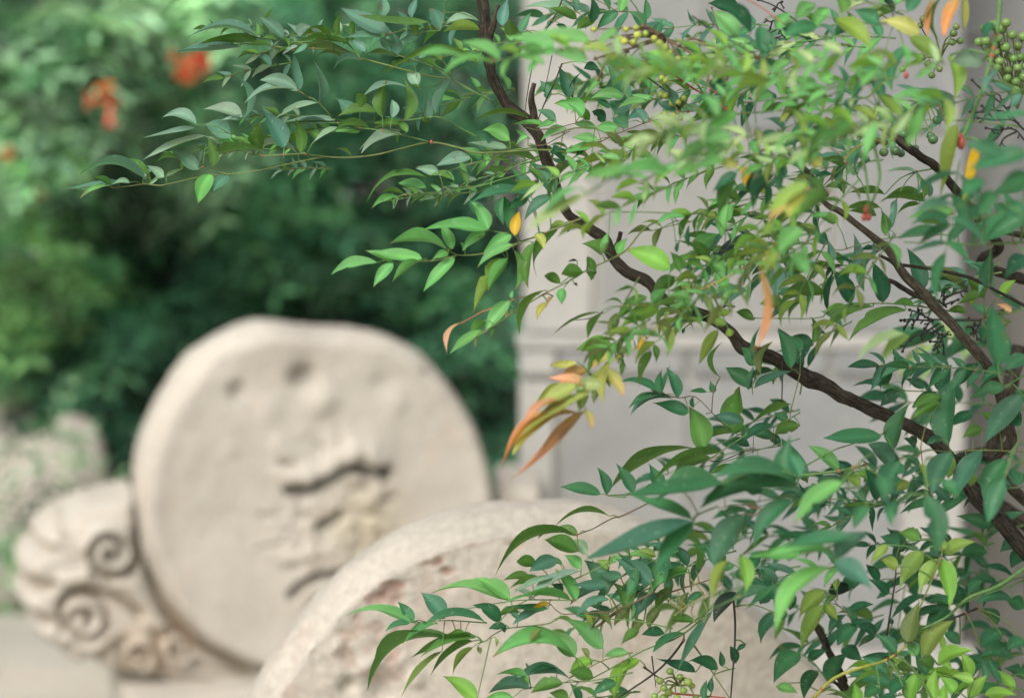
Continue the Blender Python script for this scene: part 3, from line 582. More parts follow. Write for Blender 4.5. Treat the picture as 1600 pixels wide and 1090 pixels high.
# spray 3
block(250, 0, 3.2, 1.96, """3 n: 1850,860 1700,900 1600,930 1460,955 1330,965 1230,975; 3 n: 1760,800 1640,800 1520,830 1400,868 1330,885""",
"""1330 885 1028 1027 24 l .12; 1200 985 1058 1042 36 l; 1220 970 1108 962 30 g; 1180 990 1172 1035 20 g; 1330 940 1190 915 58 l; 1392 865 1275 842 62 p; 1460 890 1350 878 42 g; 1555 790 1380 832 62 p; 1540 915 1490 838 42 g; 1290 965 1230 940 30 g; 1400 955 1350 925 26 l""")
block(650, 0, 3.2, 2.0, """4 n: 185,402 280,455 400,518; 3 k: 735,-10 700,70 640,170 590,300 560,450 545,560; 3.5 k: 730,320 690,420 650,500 610,600; 2 k: 680,280 655,400 640,460; 3 t: 600,845 700,835 740,815 860,745 960,690 1080,640 1200,600 1330,600; 2.5 t: 560,730 640,725 690,700 770,655; 2.5 t: 600,650 700,640 800,615;
3 n: 600,735 530,745 400,755 230,745; 3.5 n: 620,800 500,830 330,920 240,935 100,945; 3 v: 560,905 450,910 340,925""",
"""470 185 460 85 82 g; 430 130 460 -10 72 b; 525 165 576 64 52 e; 800 95 538 38 72 p .1; 805 98 660 40 55 g; 752 155 698 122 42 d; 880 115 868 -30 62 d; 800 60 790 -30 52 c; 900 100 800 150 62 g; 1010 60 900 150 70 e; 1150 140 1060 60 72 e; 1150 100 1145 -15 46 e; 1050 -20 1022 60 60 l;
768 492 712 332 78 d; 785 497 826 362 30 d .12; 660 500 620 403 56 e; 700 600 600 550 52 e; 852 540 690 518 80 l; 1045 470 866 488 88 e; 975 538 895 500 40 d; 950 602 878 558 70 d; 1062 500 958 330 86 e; 1060 610 965 505 90 e; 910 335 838 345 56 d; 1395 408 1432 315 40 e; 1390 400 1262 335 105 e; 1600 180 1478 55 105 l; 1615 45 1458 18 92 d; 1220 350 1208 240 42 d; 1200 190 1232 100 62 e;
560 592 296 605 16 g .12; 470 705 325 655 92 l .1; 455 742 258 712 42 p; 330 782 228 738 52 l; 270 785 102 830 62 p; 116 872 -2 832 58 p; 220 802 257 918 34 l; 192 902 72 868 36 l; 345 765 350 832 40 l; 560 975 472 840 84 e; 692 965 566 810 102 e; 552 978 262 1022 72 e .12; 556 985 468 1047 50 e; 270 1005 348 1115 76 e; 440 985 440 1130 72 e; 695 975 540 1105 62 c; 602 805 400 790 52 g; 742 790 668 760 72 d;
700 600 600 640 40 l; 750 640 620 712 46 l; 900 640 788 618 52 l; 1012 662 888 640 62 l; 912 700 778 690 60 l; 890 722 728 772 52 l; 840 745 802 782 30 d; 830 745 800 760 18 d; 500 650 580 700 26 l; 640 625 470 622 28 l; 560 680 500 730 24 l; 870 600 800 560 60 g; 1000 560 1080 530 70 c; 880 850 820 840 50 d; 1150 560 1060 600 60 c; 130 300 60 260 40 g; 100 330 0 300 40 g""")
# foreground bright spray, out of focus
block(650, 0, 3.2, 1.66, """4 n: 1000,235 860,250 700,250 600,265 440,300 340,300 240,290""",
"""250 290 -10 288 42 l; 420 300 178 222 62 l; 392 320 128 385 40 l; 700 255 435 190 80 l; 870 205 560 165 85 l; 642 322 478 280 62 l; 470 300 430 392 46 l; 602 312 560 372 42 l; 862 302 688 268 90 l; 640 255 480 245 60 l; 1002 140 888 262 52 l; 770 235 640 180 60 L; 520 265 400 250 50 L; 700 250 610 280 50 l""")
block(850, 80, 5.317, 1.9, """8 r: 940,150 1080,200 1240,310 1400,400 1510,480; 7 k: 640,80 820,190 1000,320 1200,450 1440,570; 6 t: 1110,505 1250,500; 5 t: 1210,450 1330,405; 5 k: 1215,100 1345,42; 6 v: 60,700 260,640 420,640""",
"""1240 260 1030 110 150 l; 1250 250 1300 95 65 e; 660 380 390 395 110 l; 650 340 530 110 130 e; 1500 470 1235 590 190 g; 1025 770 610 775 130 m; 1140 470 1200 360 80 g; 700 860 445 950 130 y .1; 900 870 720 890 90 g; 950 430 1150 560 90 c; 620 640 425 640 85 l; 390 1000 310 970 70 d; 140 800 60 870 90 d; 1560 400 1370 260 150 g; 1080 450 1040 300 90 c; 840 590 760 480 90 b; 320 540 180 430 110 l; 700 640 560 560 120 e; 1100 620 1180 790 70 e""")
block(850, 80, 5.317, 1.6, """5 n: 1560,800 1300,850 1000,950 700,1000 420,1010""",
"""1040 1000 560 1075 150 l; 760 960 330 1040 120 l; 940 960 830 880 120 l; 1380 760 1090 950 130 l; 1560 690 1220 800 150 l; 1500 900 1250 1000 120 l; 1590 960 1440 930 100 Y; 1300 950 1060 1040 110 l; 1200 700 1450 640 100 w; 640 1010 330 1085 60 l; 700 950 600 1080 90 l; 1400 870 1340 700 90 l""")
# dense upper right
block(1100, 0, 3.2, 1.78, """9 n: 1482,-20 1470,120 1440,280 1380,480 1330,600 1288,700; 7 n: 838,690 870,800 878,900 845,1000 825,1070; 6 n: 775,745 805,840 820,960 818,1060; 4 u: 870,540 850,600 836,660; 5 u: 700,800 760,740 830,690; 4 t: 1180,540 1210,620 1260,680; 3 r: 200,-10 290,40 400,120; 4 k: -60,80 60,165 160,220 270,285; 6 v: -150,200 20,225 130,255 270,290; 4 n: 100,575 300,560 460,545; 3 k: 950,120 930,-10; 4 r: 0,480 110,550""",
"""170 180 38 60 100 l; 235 165 20 20 90 d; 280 130 300 305 92 e; 330 262 195 225 62 e; 390 340 195 365 72 e; 430 300 335 385 62 l; 525 330 418 260 82 l; 565 130 398 182 92 e; 620 40 550 160 90 l; 702 60 640 -40 90 g; 655 95 835 245 105 y; 872 120 748 50 92 e; 900 285 725 365 80 y; 1002 230 938 445 82 e; 880 340 942 465 62 l; 742 475 778 350 60 g; 705 500 762 570 70 d; 562 470 438 380 102 l; 612 490 520 525 92 l; 262 482 228 388 90 e; 102 582 -25 558 112 g; 25 412 165 470 82 d;
1080 172 870 105 98 Y; 1028 188 1198 312 92 y; 1150 -20 1122 190 42 o; 1280 -30 1200 195 70 o; 1195 -20 1183 215 36 g; 1300 -30 1298 155 40 Y; 1395 305 1235 312 112 p; 1470 350 1400 485 52 b; 1440 110 1400 192 60 d; 1592 470 1540 545 60 b; 1230 275 1245 505 92 y; 1142 540 1028 725 58 Y; 1272 620 1178 995 92 y -.05; 1372 700 1262 1055 56 Z -.05; 1182 520 1000 482 92 e; 705 560 662 745 52 g; 480 680 492 865 46 y; 700 622 772 640 40 Y; 585 835 520 800 82 Y; 170 822 78 802 52 Y; 232 832 205 935 62 Z; 262 640 272 745 55 m; 430 562 380 612 42 Y; 160 560 0 705 92 l; 132 722 -5 832 82 l; 240 700 262 795 60 l; 162 860 38 965 62 d; 155 880 70 1100 82 g; 290 840 220 965 70 d; 302 900 300 1035 42 d; 352 870 250 1065 70 d; 402 830 380 965 52 d; 600 640 500 700 60 d; 560 720 470 640 70 d; 640 420 560 360 80 l; 360 150 440 60 80 l; 480 180 380 130 80 e; 760 180 720 60 60 e; 820 420 760 300 80 c; 900 480 820 400 70 d; 520 620 420 560 60 m; 340 470 250 520 70 l; 420 480 500 420 60 l; 460 90 560 20 90 l; 1020 60 1100 -30 80 e; 960 20 1020 -60 60 l""")
block(1100, 0, 3.2, 1.58, """""", """622 955 468 1095 115 g; 520 910 325 1065 92 y; 502 965 418 1095 82 Y; 1620 760 1330 850 115 e; 1640 880 1440 985 120 e; 1262 1035 1040 1070 62 c; 1620 560 1380 602 50 e; 1460 960 1370 1090 100 e; 1600 1080 1480 1020 110 e; 1500 800 1300 720 100 e; 1400 900 1290 990 90 e""")
block(1100, 0, 3.2, 2.06, """""", """710 812 690 918 40 d .1; 782 765 776 905 18 b; 770 872 715 830 60 p; 1062 858 905 862 26 p; 712 942 600 940 36 g; 902 972 718 966 42 g; 1105 1010 878 1010 46 g .12; 1105 985 1084 885 46 g; 1128 985 1120 890 26 b; 860 1080 700 1060 46 g; 960 1000 940 1080 36 b; 1080 1020 960 1080 26 g""")
# spray at the middle left
block(480, 300, 3.2, 1.93, """2.5 n: 1030,212 985,205 900,190; 4 v: 1400,120 1250,180 1140,225 1080,242 1030,270 900,305 760,316 705,290; 3 v: 745,318 640,342 560,346 430,358; 3 t: 1160,510 1100,522 1035,532; 2.8 O: 1035,535 940,575 870,600 850,612 775,652 745,665; 2.5 k: 1480,600 1420,630 1340,640""",
"""350 352 118 414 66 l .14; 430 352 288 292 46 l; 575 335 318 298 74 l; 430 355 330 478 66 l; 562 345 424 452 52 l .1; 702 288 403 265 82 l .1; 727 285 663 150 66 l; 705 305 622 342 52 l; 738 325 580 498 72 l .08; 902 192 573 190 76 l .12; 906 188 812 42 86 l; 892 200 775 297 62 l; 790 292 764 250 32 l; 1022 212 873 312 76 l; 1030 262 848 382 62 l; 1000 335 830 608 84 y .08; 1003 332 905 495 72 l; 1030 285 1036 492 54 g; 1026 198 983 18 88 e; 1115 8 796 70 72 e .1; 1102 30 1012 82 62 e; 1212 30 1088 132 56 c; 1040 218 1062 95 66 Z; 1132 250 1106 480 72 g; 1252 190 1155 442 50 g; 1142 210 1182 292 60 Y; 1292 155 1208 190 46 y; 1300 175 1302 205 40 k;
770 652 700 808 34 O .12""")
block(480, 300, 3.2, 1.9, """4 v: 2200,60 2060,95 1830,120 1690,180 1600,285 1530,330 1400,390 1300,450 1200,500 1100,560 1000,625 880,700 830,735""",
"""882 692 708 812 56 l; 886 642 818 716 60 g; 1012 542 888 705 82 l; 942 682 920 738 24 g; 1022 530 1030 488 26 l; 1005 590 992 625 22 O; 1192 490 1063 715 40 g .15; 1202 550 1150 645 40 Y; 1282 480 1274 562 60 l; 1266 458 1183 420 60 g; 1382 402 1268 412 82 g; 1335 458 1352 472 20 k; 1432 400 1420 445 62 g; 1472 302 1372 258 92 g; 1402 322 1432 442 52 g; 1350 345 1300 352 12 k; 1482 300 1505 200 50 l; 1230 520 1195 580 24 O; 850 730 845 780 18 g; 1555 310 1600 230 60 l; 1340 430 1330 380 40 g""")
block(480, 300, 3.2, 1.6, "", """1400 10 1092 195 52 w -.06; 1360 -20 1180 120 50 l""")
block(750, 300, 3.2, 1.86, """3 v: 955,105 800,100 650,100; 4 u: 1440,300 1370,350 1250,420 1100,490 1050,500 950,600 860,700 780,780 650,850 560,930; 3 v: 1200,420 1040,520 900,560 700,570; 2 k: 1240,380 1225,260 1230,200""",
"""952 382 728 288 128 L; 642 252 610 320 40 g; 1042 272 1046 160 28 d; 985 302 1002 238 24 d; 1112 100 1080 222 26 g; 1182 130 1120 202 24 d; 1070 300 1192 208 100 l; 1222 420 1118 328 92 l; 1242 60 1212 235 102 l; 970 420 858 562 92 g; 896 575 698 682 98 L; 832 522 700 592 62 g; 700 602 652 742 60 m; 902 652 925 832 60 y; 742 682 735 882 32 g; 702 850 705 922 30 g; 790 702 796 832 35 Z; 962 502 1012 602 72 y; 1012 450 1052 512 62 y; 1052 540 920 625 60 l; 662 765 478 790 105 L; 487 850 348 865 44 Y; 522 950 392 962 60 O; 545 890 392 962 80 o; 572 940 600 885 60 Y; 652 802 558 885 72 Y; 602 600 348 732 13 g .12; 612 612 538 735 40 g .1; 852 792 798 975 60 g; 870 762 880 855 40 g; 642 850 620 1055 70 Y; 522 962 515 1072 60 y; 452 1002 272 1062 128 Y; 860 560 940 480 70 l; 1180 400 1230 500 80 l; 1130 350 1060 240 80 g; 1000 400 950 300 60 g; 1330 360 1240 330 60 m; 740 770 690 860 50 m; 620 900 650 980 44 m; 1330 300 1250 420 60 L; 1400 260 1330 330 60 l;
1192 690 1095 862 66 y; 1232 662 1130 652 50 y; 1240 680 1242 722 50 y; 1252 602 1148 622 50 y; 760 560 690 640 60 g; 540 1000 505 1100 60 y; 600 960 570 1060 50 m""")
block(750, 300, 3.2, 1.62, """3 u: 1480,250 1420,330 1395,380""", """1400 372 1348 815 34 o -.14; 1602 20 1440 152 100 Y; 1602 180 1490 312 110 l; 1480 160 1400 230 70 y; 1620 90 1500 60 110 L; 1500 300 1420 420 70 y; 1560 300 1640 420 90 l""")
block(0, 0, 1, 1.74, """.9 u: 960,560 935,590 915,612 895,630""", """925 612 805 690 20 Y .05; 905 645 783 735 13 o .08; 885 625 815 665 13 O .05; 915 640 795 750 10 O -.04; 870 650 800 712 14 Y .04; 900 600 835 645 26 Y; 935 585 905 640 22 y; 915 600 855 590 20 O; 915 640 925 670 14 Y; 948 575 975 620 20 Y; 940 600 890 610 26 w""")
block(750, 300, 3.2, 2.05, """2 n: 1345,985 1365,870; 2 n: 1375,930 1400,760; 2 k: 1510,840 1510,1060""", """1096 640 928 712 44 e .1; 1040 622 948 652 42 e; 1022 680 1014 712 20 d; 1482 350 1480 522 60 b; 1592 350 1520 442 50 b; 1320 480 1250 560 80 b; 1280 470 1180 540 70 b; 1150 480 1110 560 60 b""")
block(850, 500, 3.8925, 2.03, """3 t: 650,425 700,440 820,472 920,465 1020,560 1100,640 1170,690; 3 t: 1020,562 1030,440 1072,345; 2.5 t: 985,568 1020,562; 3 k: 1010,855 1080,855 1220,800 1440,765; 3.5 n: 1557,560 1400,650 1260,660 1100,740 930,780 880,800; 3.5 n: 1240,690 1000,850 800,1000; 3 n: 1557,720 1300,790 1100,860 900,910; 4 n: 500,1075 390,1065 700,1050 800,1020; 3 k: 1450,340 1445,500; 3 n: 1270,450 1265,410 1310,290; 2.5 t: 1380,740 1400,650; 2 k: 1270,810 1275,700; 2.5 v: 1557,330 1500,560 1490,680""",
"""700 442 413 398 52 e .1; 710 447 718 300 62 e; 716 440 768 262 40 e; 817 470 740 283 84 e; 702 452 508 542 56 e .1; 782 477 524 582 56 c .1; 882 562 658 503 98 e; 905 532 908 462 34 d; 968 782 880 522 172 g; 902 775 408 1020 76 g .16; 1072 348 1092 128 44 g .1; 1030 442 1008 362 52 e; 990 437 883 433 34 e; 1262 412 1103 288 122 e; 1242 422 1283 280 50 e; 1162 690 1190 400 182 g; 1202 622 1030 580 92 c; 1282 412 1512 308 58 c .12; 1300 272 1194 163 112 e; 1322 332 1392 128 68 m; 1302 272 1322 30 34 e; 1502 295 1418 60 104 e; 1560 200 1468 92 102 e; 1400 712 1198 668 84 e; 1502 510 1258 632 56 g; 1152 682 968 752 50 g; 1082 802 618 1042 60 g; 1012 832 778 992 92 g; 1252 762 1088 740 62 d; 382 1062 322 893 74 e; 346 1058 98 1014 86 e; 546 1047 435 868 92 e; 710 1020 630 863 104 e; 612 1055 702 998 62 d; 1400 640 1200 760 60 d; 1557 640 1400 700 100 g; 1440 760 1320 690 70 d; 1300 860 1190 880 50 g; 1180 900 1000 940 60 g; 860 900 790 1010 50 g; 1480 620 1400 560 70 e""")
block(850, 500, 3.8925, 1.74, """""", """1098 985 480 1062 112 e; 1530 985 1000 970 130 e .12; 1545 1000 950 1105 190 e .1; 1470 970 1500 700 150 e; 1557 960 1480 800 110 e""")
block(1100, 300, 3.2, 2.07, """3.5 n: 1260,600 1200,590 1100,575 890,555 740,570 620,600 560,630 250,630; 2.5 t: 740,390 800,422 850,450; 2.5 t: 610,350 680,380 755,395; 3 n: 1250,235 1200,212 930,230 780,262 690,290 640,290; 2.5 t: 1305,492 1260,500 1180,545; 3 n: 1240,1010 1180,1000 990,990 890,962; 3 k: 1240,638 1400,635; 3 n: 740,480 790,465; 2.5 n: 545,760 570,700 620,650; 2.5 k: 395,820 390,1060; 2.5 n: 250,930 270,870; 3 v: 480,1010 500,900; 2 n: 990,985 1000,920""",
"""750 388 744 198 62 b; 846 240 845 345 18 b; 897 552 838 343 106 d; 737 557 648 393 98 d; 1096 492 1014 278 100 d; 905 215 884 93 64 g; 930 188 966 38 44 b; 520 460 398 412 50 b; 562 350 400 402 50 b; 612 508 356 610 84 g .1; 396 570 278 560 88 g; 366 370 360 522 60 b; 846 572 598 692 58 g; 1012 587 722 748 84 g; 700 562 620 620 50 g; 1052 568 938 565 46 g .12; 1302 492 1098 507 44 b .1; 1392 512 1263 562 52 g; 1312 602 1212 600 46 g .1; 1312 490 1088 366 92 m .08; 1402 530 1310 432 92 g; 1312 470 1290 422 46 b; 546 757 530 620 54 g; 622 592 650 388 36 d; 545 768 408 733 84 d; 520 872 607 737 40 d; 452 875 370 678 86 d; 482 892 506 800 50 d; 288 912 346 744 46 m; 262 862 183 790 84 d; 920 962 860 866 98 d; 990 982 1112 874 18 d .15; 986 987 848 1022 34 d; 902 962 738 972 42 d .1; 980 1002 880 1072 62 d; 1182 1002 1240 862 98 d; 1252 962 1382 850 90 d; 1172 1012 1038 1078 82 d; 1112 42 878 57 46 g .1; 882 77 688 92 46 g; 662 152 548 120 62 g; 642 352 620 238 50 b; 622 262 560 230 72 d; 1250 110 1130 150 24 g; 470 350 390 440 40 e; 250 640 160 600 60 g; 1330 560 1400 500 60 y; 1480 520 1560 440 60 L; 1540 600 1460 560 40 O; 1420 700 1540 650 100 m; 1100 980 1000 930 60 d""")
block(1100, 300, 3.2, 2.45, """2 w: 1400,720 1300,730 1150,710 1000,690""", """1042 690 763 842 64 w .12; 1092 700 878 865 76 w .1; 1152 760 958 945 70 w .1; 1302 800 1078 995 80 w .1; 1240 740 1180 640 60 w; 1340 740 1290 860 80 w""")
block(1100, 300, 3.2, 1.8, """5 n: 1620,250 1320,262 1000,250""", """1470 872 1440 562 132 e .02; 1422 482 1440 300 82 d; 1252 90 1010 135 72 l; 1372 62 1252 242 102 e; 1622 95 1400 250 132 e; 1622 330 1500 440 112 d; 1530 150 1440 60 90 e; 1380 -30 1290 60 80 e; 1190 160 1030 150 40 g; 1600 -20 1440 10 80 e""")
block(1200, 500, 3.8925, 1.94, """8 n: 200,945 430,915 590,880; 4 n: 220,890 400,790 490,760 690,690; 3.5 v: 955,660 930,760 935,830 945,910; 3 v: 1557,800 1300,790 1110,800 960,790 900,830; 3.5 n: 700,690 760,620; 3 n: 1100,800 1100,750""",
"""762 785 868 498 128 e; 1096 765 1138 348 178 e; 692 702 333 716 116 e .08; 1052 462 878 542 78 g; 1052 502 878 602 92 g; 1240 560 1130 640 90 d; 240 985 80 715 112 e; 432 912 238 760 92 l; 172 1002 -42 900 132 e; 452 955 198 1095 132 e; 762 872 608 752 140 c; 802 862 690 1090 172 e; 662 1090 588 900 110 d; 1112 802 1000 1065 158 c; 1302 792 1130 1095 132 c; 1452 842 1310 1095 142 e; 1540 450 1320 750 165 c; 1440 402 1228 482 108 e; 1442 292 1288 380 80 e; 1570 212 1450 302 112 e; 862 982 780 1052 92 y; 922 872 962 1035 60 y; 1132 832 1098 962 90 y; 482 952 562 1012 82 y; 1540 640 1420 560 120 d; 1300 660 1180 720 90 g; 1570 500 1500 420 120 e; 620 960 520 940 80 L; 900 760 820 720 80 d; 1400 640 1280 560 100 g; 1540 1000 1460 900 110 e; 1250 1000 1180 900 80 y; 1060 720 960 760 60 d""")
# lower left spray, sharp
block(520, 750, 3.2, 1.98, """4.5 t: 1600,560 1480,625 1400,665 1310,740; 3 n: 1140,675 1080,715 850,745 770,800 735,808; 3.5 t: 1700,50 1460,172 1400,188 1300,242 1222,272; 2.8 n: 770,712 560,700 410,716; 2.5 t: 1400,655 1230,665 1140,665 1090,620; 3 n: 1210,600 1050,597 900,602 650,645; 3 n: 1700,740 1500,700 1300,690; 3 n: 1400,400 1240,480 1050,560 900,640 820,720; 3 n: 1500,960 1300,1000 1160,1010 990,1035; 2.5 n: 790,790 720,1100; 3 v: 1500,860 1350,900 1180,990""",
"""395 712 38 692 56 l .16; 402 712 324 605 66 e; 386 712 260 757 42 e .1; 560 690 437 558 112 c; 882 602 478 572 74 l .06; 886 592 704 488 86 l; 762 708 458 716 54 e .14; 522 716 345 825 44 l .08; 842 702 698 622 86 d; 937 662 820 690 42 g; 862 722 778 742 46 e; 722 780 428 892 66 g .08; 622 802 172 1055 56 g .1; 547 852 338 1092 42 m .08; 702 802 488 975 40 g .08; 692 772 385 888 36 g .05; 702 832 600 975 44 y; 722 832 738 868 30 m; 812 782 816 835 18 y; 722 1090 548 978 100 L; 1226 272 1108 236 60 g; 1382 178 1100 242 32 g .08; 1110 242 1023 292 9 g; 1212 268 812 478 32 g .16; 1226 357 1058 298 102 g; 1272 372 1188 298 72 p; 1017 422 918 405 74 g; 1120 395 982 455 92 c; 1150 422 1040 400 32 e; 1242 442 1153 374 72 l; 992 492 848 502 52 g; 1052 502 878 547 46 g; 1102 482 898 572 40 p; 1242 452 988 582 48 p; 1217 602 1108 442 76 l; 1192 600 838 627 34 l .08; 1077 642 858 630 42 e; 1082 612 1000 640 36 Z; 1372 570 1253 398 118 c; 1592 520 1408 388 122 c; 1477 642 1390 505 96 g; 1382 592 1213 692 56 b .1; 1352 842 1153 688 104 l; 1212 882 795 886 102 l .1; 1212 882 1068 738 112 l; 1052 652 898 722 40 b; 1042 742 985 812 50 m; 1302 722 1252 660 60 y; 1312 652 1397 748 44 m; 1282 880 1242 840 40 m; 987 1022 812 972 62 l; 1182 987 898 1002 60 c .1; 1152 1012 988 1065 82 g; 1302 987 1180 958 84 g; 992 1042 778 1065 70 c .1; 1532 742 1440 825 60 g; 1120 942 978 962 24 d .12; 965 912 966 968 14 m; 930 690 870 640 34 c; 1000 590 900 545 36 p; 860 760 830 700 32 e; 1150 560 1090 520 50 e; 1380 440 1320 400 50 y; 1420 1010 1300 1070 70 e; 900 1085 760 1095 60 l; 1180 1090 1080 1060 70 g; 640 790 520 830 34 g; 660 760 560 780 34 g""")
block(850, 750, 3.205, 1.76, """4 n: 870,130 750,185 740,260 735,300; 3 n: 1260,70 1000,120 870,140; 4 n: 980,580 850,640""", """742 195 408 63 72 e .05; 745 205 203 397 98 c .08; 752 202 543 488 102 e; 892 22 560 112 130 e .12; 1275 -10 778 142 135 e .1; 1002 168 850 435 152 c; 1242 92 1050 335 108 e; 1292 370 1008 385 72 l .05; 985 370 1002 575 88 L; 922 402 850 605 68 y; 1090 60 990 40 80 d; 700 60 620 20 60 e""")
block(850, 750, 3.205, 2.0, """5 k: 945,560 957,700 955,830 945,960 935,1090; 4 v: 740,810 790,880 850,970 930,1090; 5 t: 260,735 430,620 600,570 850,490; 5 k: 700,800 640,880 560,960 430,1050 370,1090; 4 k: 500,935 550,970 620,1020; 5 r: 640,1066 760,1075 910,1088; 3 k: 540,880 560,1030; 4 n: 900,560 760,720 640,800 500,850 300,960 200,1010; 4 n: 860,620 700,740 560,810; 4 n: 1282,430 1100,460 1010,480; 3 n: 955,940 880,960 840,980; 3 n: 600,600 700,580 740,600 ; 3 t: 420,560 380,480; 3 k: 760,255 840,260; 3 k: 430,380 425,350; 3 t: 330,380 320,480""",
"""732 462 498 622 62 l .08; 562 562 438 702 82 c; 842 650 665 965 52 c -.05; 962 560 850 712 84 k; 762 452 750 300 42 g; 692 472 628 405 66 d; 1162 592 1018 488 124 d; 1152 662 1088 822 70 d; 872 942 716 908 76 d .12; 892 932 880 850 40 d; 962 912 930 828 60 d; 838 1062 845 980 40 d; 802 1100 816 998 44 e; 432 902 352 1095 82 L; 602 762 488 772 62 d; 702 762 545 860 40 e; 722 442 610 522 60 g; 430 640 350 730 60 m; 640 540 560 640 60 g; 580 640 530 760 60 m; 500 700 440 760 60 m; 720 560 690 680 50 m; 860 420 800 320 60 e; 1100 500 1180 420 80 e; 560 380 470 350 50 y; 480 900 390 960 60 L; 420 860 300 880 60 l; 250 900 130 960 70 L; 760 960 560 890 60 d; 1040 450 1100 360 70 d; 950 420 870 470 60 e; 640 700 780 720 50 g; 1010 820 960 860 30 d; 680 440 540 500 36 e; 800 560 700 640 50 e""")
block(1200, 750, 3.205, 1.7, """4 n: 330,400 345,340; 3 n: 330,400 300,300""", """345 370 -22 382 68 l .05; 422 280 78 335 92 e .1; 305 430 38 765 118 l .08; 335 405 522 548 128 c; 332 385 520 262 112 c; 372 5 128 225 108 l; 502 130 430 245 80 e; 795 75 838 380 138 e; 642 100 618 230 72 e; 562 -25 582 102 100 e; 1182 -10 1100 215 112 e; 880 0 950 100 90 e""")
block(1200, 750, 3.205, 1.92, """8 n: 1300,430 1150,530 1000,590 900,680 760,750; 7 u: 220,1100 330,990 470,935 600,895 710,810; 4 v: 700,810 760,640 865,390 865,330; 3 n: 345,600 350,490""",
"""867 390 907 648 102 L; 852 392 765 578 90 y; 772 352 658 548 112 y; 882 366 1048 308 84 y; 872 352 858 278 60 y; 762 292 650 262 88 g; 652 432 560 398 80 y; 602 322 510 425 60 y; 290 552 158 685 104 y; 282 622 165 845 92 y; 288 622 347 702 60 y; 352 492 340 562 42 y; 700 812 762 600 112 m; 782 882 932 700 112 y; 852 922 1035 850 92 L; 642 862 540 770 80 e; 742 882 690 798 72 l; 822 942 758 890 82 g; 722 942 618 952 82 g; 602 972 468 880 78 e; 702 1105 752 945 92 L; 832 1105 842 945 80 L; 1002 1095 1097 972 72 L; 882 1105 892 1008 60 L; 442 1115 430 1012 70 L; 1082 1072 1255 1077 60 L; 1032 1002 918 980 62 L; 680 1000 620 1080 90 e; 560 1040 480 1090 80 e; 930 1060 860 980 80 L""")
block(1200, 750, 3.205, 2.08, """4.5 k: 595,780 610,680 627,570 640,470 640,400; 3 t: 345,622 400,665 425,715; 2.5 t: 605,565 627,570; 2.5 k: 640,560 690,530; 5 k: 1050,640 900,700 760,750; 3 n: 1100,250 1110,180; 4 n: 1282,500 1120,560 960,620; 3 n: 540,770 620,800""",
"""608 567 497 495 62 d; 600 567 540 592 24 d; 405 657 533 621 52 d; 417 718 532 700 40 d; 390 672 303 783 50 d; 532 767 587 685 40 d; 536 772 440 730 70 d; 536 778 450 838 40 d; 442 722 348 828 92 e; 622 722 600 680 30 d; 692 300 628 402 70 d; 742 462 690 520 60 d; 802 572 618 692 42 d .14; 932 622 788 620 52 e; 302 1012 400 862 112 d; 242 952 180 1095 90 d; 152 862 28 1015 122 e; 42 1030 150 1065 62 l; 622 1022 398 968 102 e; 1062 832 1202 758 112 e; 1222 872 1058 885 120 e; 1222 592 1038 620 72 e; 1100 362 960 382 88 e; 1290 292 1160 362 110 e; 1290 352 1220 442 90 e; 1002 562 1082 500 60 e; 962 642 918 540 82 d; 1115 232 938 178 84 e; 1118 240 1290 158 72 e; 1112 242 1098 60 82 e; 1150 720 1080 640 80 e; 1282 640 1180 600 90 e; 1282 800 1200 850 90 e; 1140 960 1060 900 80 e; 1290 980 1180 940 90 e; 900 520 980 440 70 d; 480 480 360 560 90 d; 300 560 440 540 80 k; 560 500 490 420 60 d; 120 640 60 560 80 d; 20 560 -40 620 90 d; 80 700 40 640 60 d; 960 820 880 760 70 e; 660 330 560 280 80 e; 200 900 300 850 60 d; 370 840 470 900 90 d""", .03)
# ---- extra sprays that fill the depth of the bush (behind the ones traced above)
def filler(x, y, d, ang, length, n, ll, cols, dj=.05):
    a = math.radians(ang); dx, dy = math.cos(a), math.sin(a); pts = []; L_ = []
    for i in range(6):
        t = i / 5; pts.append((x + dx * length * t, y + dy * length * t + length * .12 * t * t))
    for i in range(n):
        t = (i + .6) / n; px, py = x + dx * length * t, y + dy * length * t + length * .12 * t * t
        for s in (-1, 1):
            b = a + s * math.radians(rnd.uniform(25, 75)); l = ll * rnd.uniform(.7, 1.15)
            L_.append((px, py, px + math.cos(b) * l, py + math.sin(b) * l * .8 + l * .12, l * rnd.uniform(.12, .36), rnd.choice(cols), rnd.uniform(0, .12)))
    px, py = pts[-1]; L_.append((px, py, px + dx * ll, py + dy * ll + ll * .15, ll * .3, rnd.choice(cols), .08))
    BLK.append([d, [(pts, 1.0, 'n')], L_, dj])
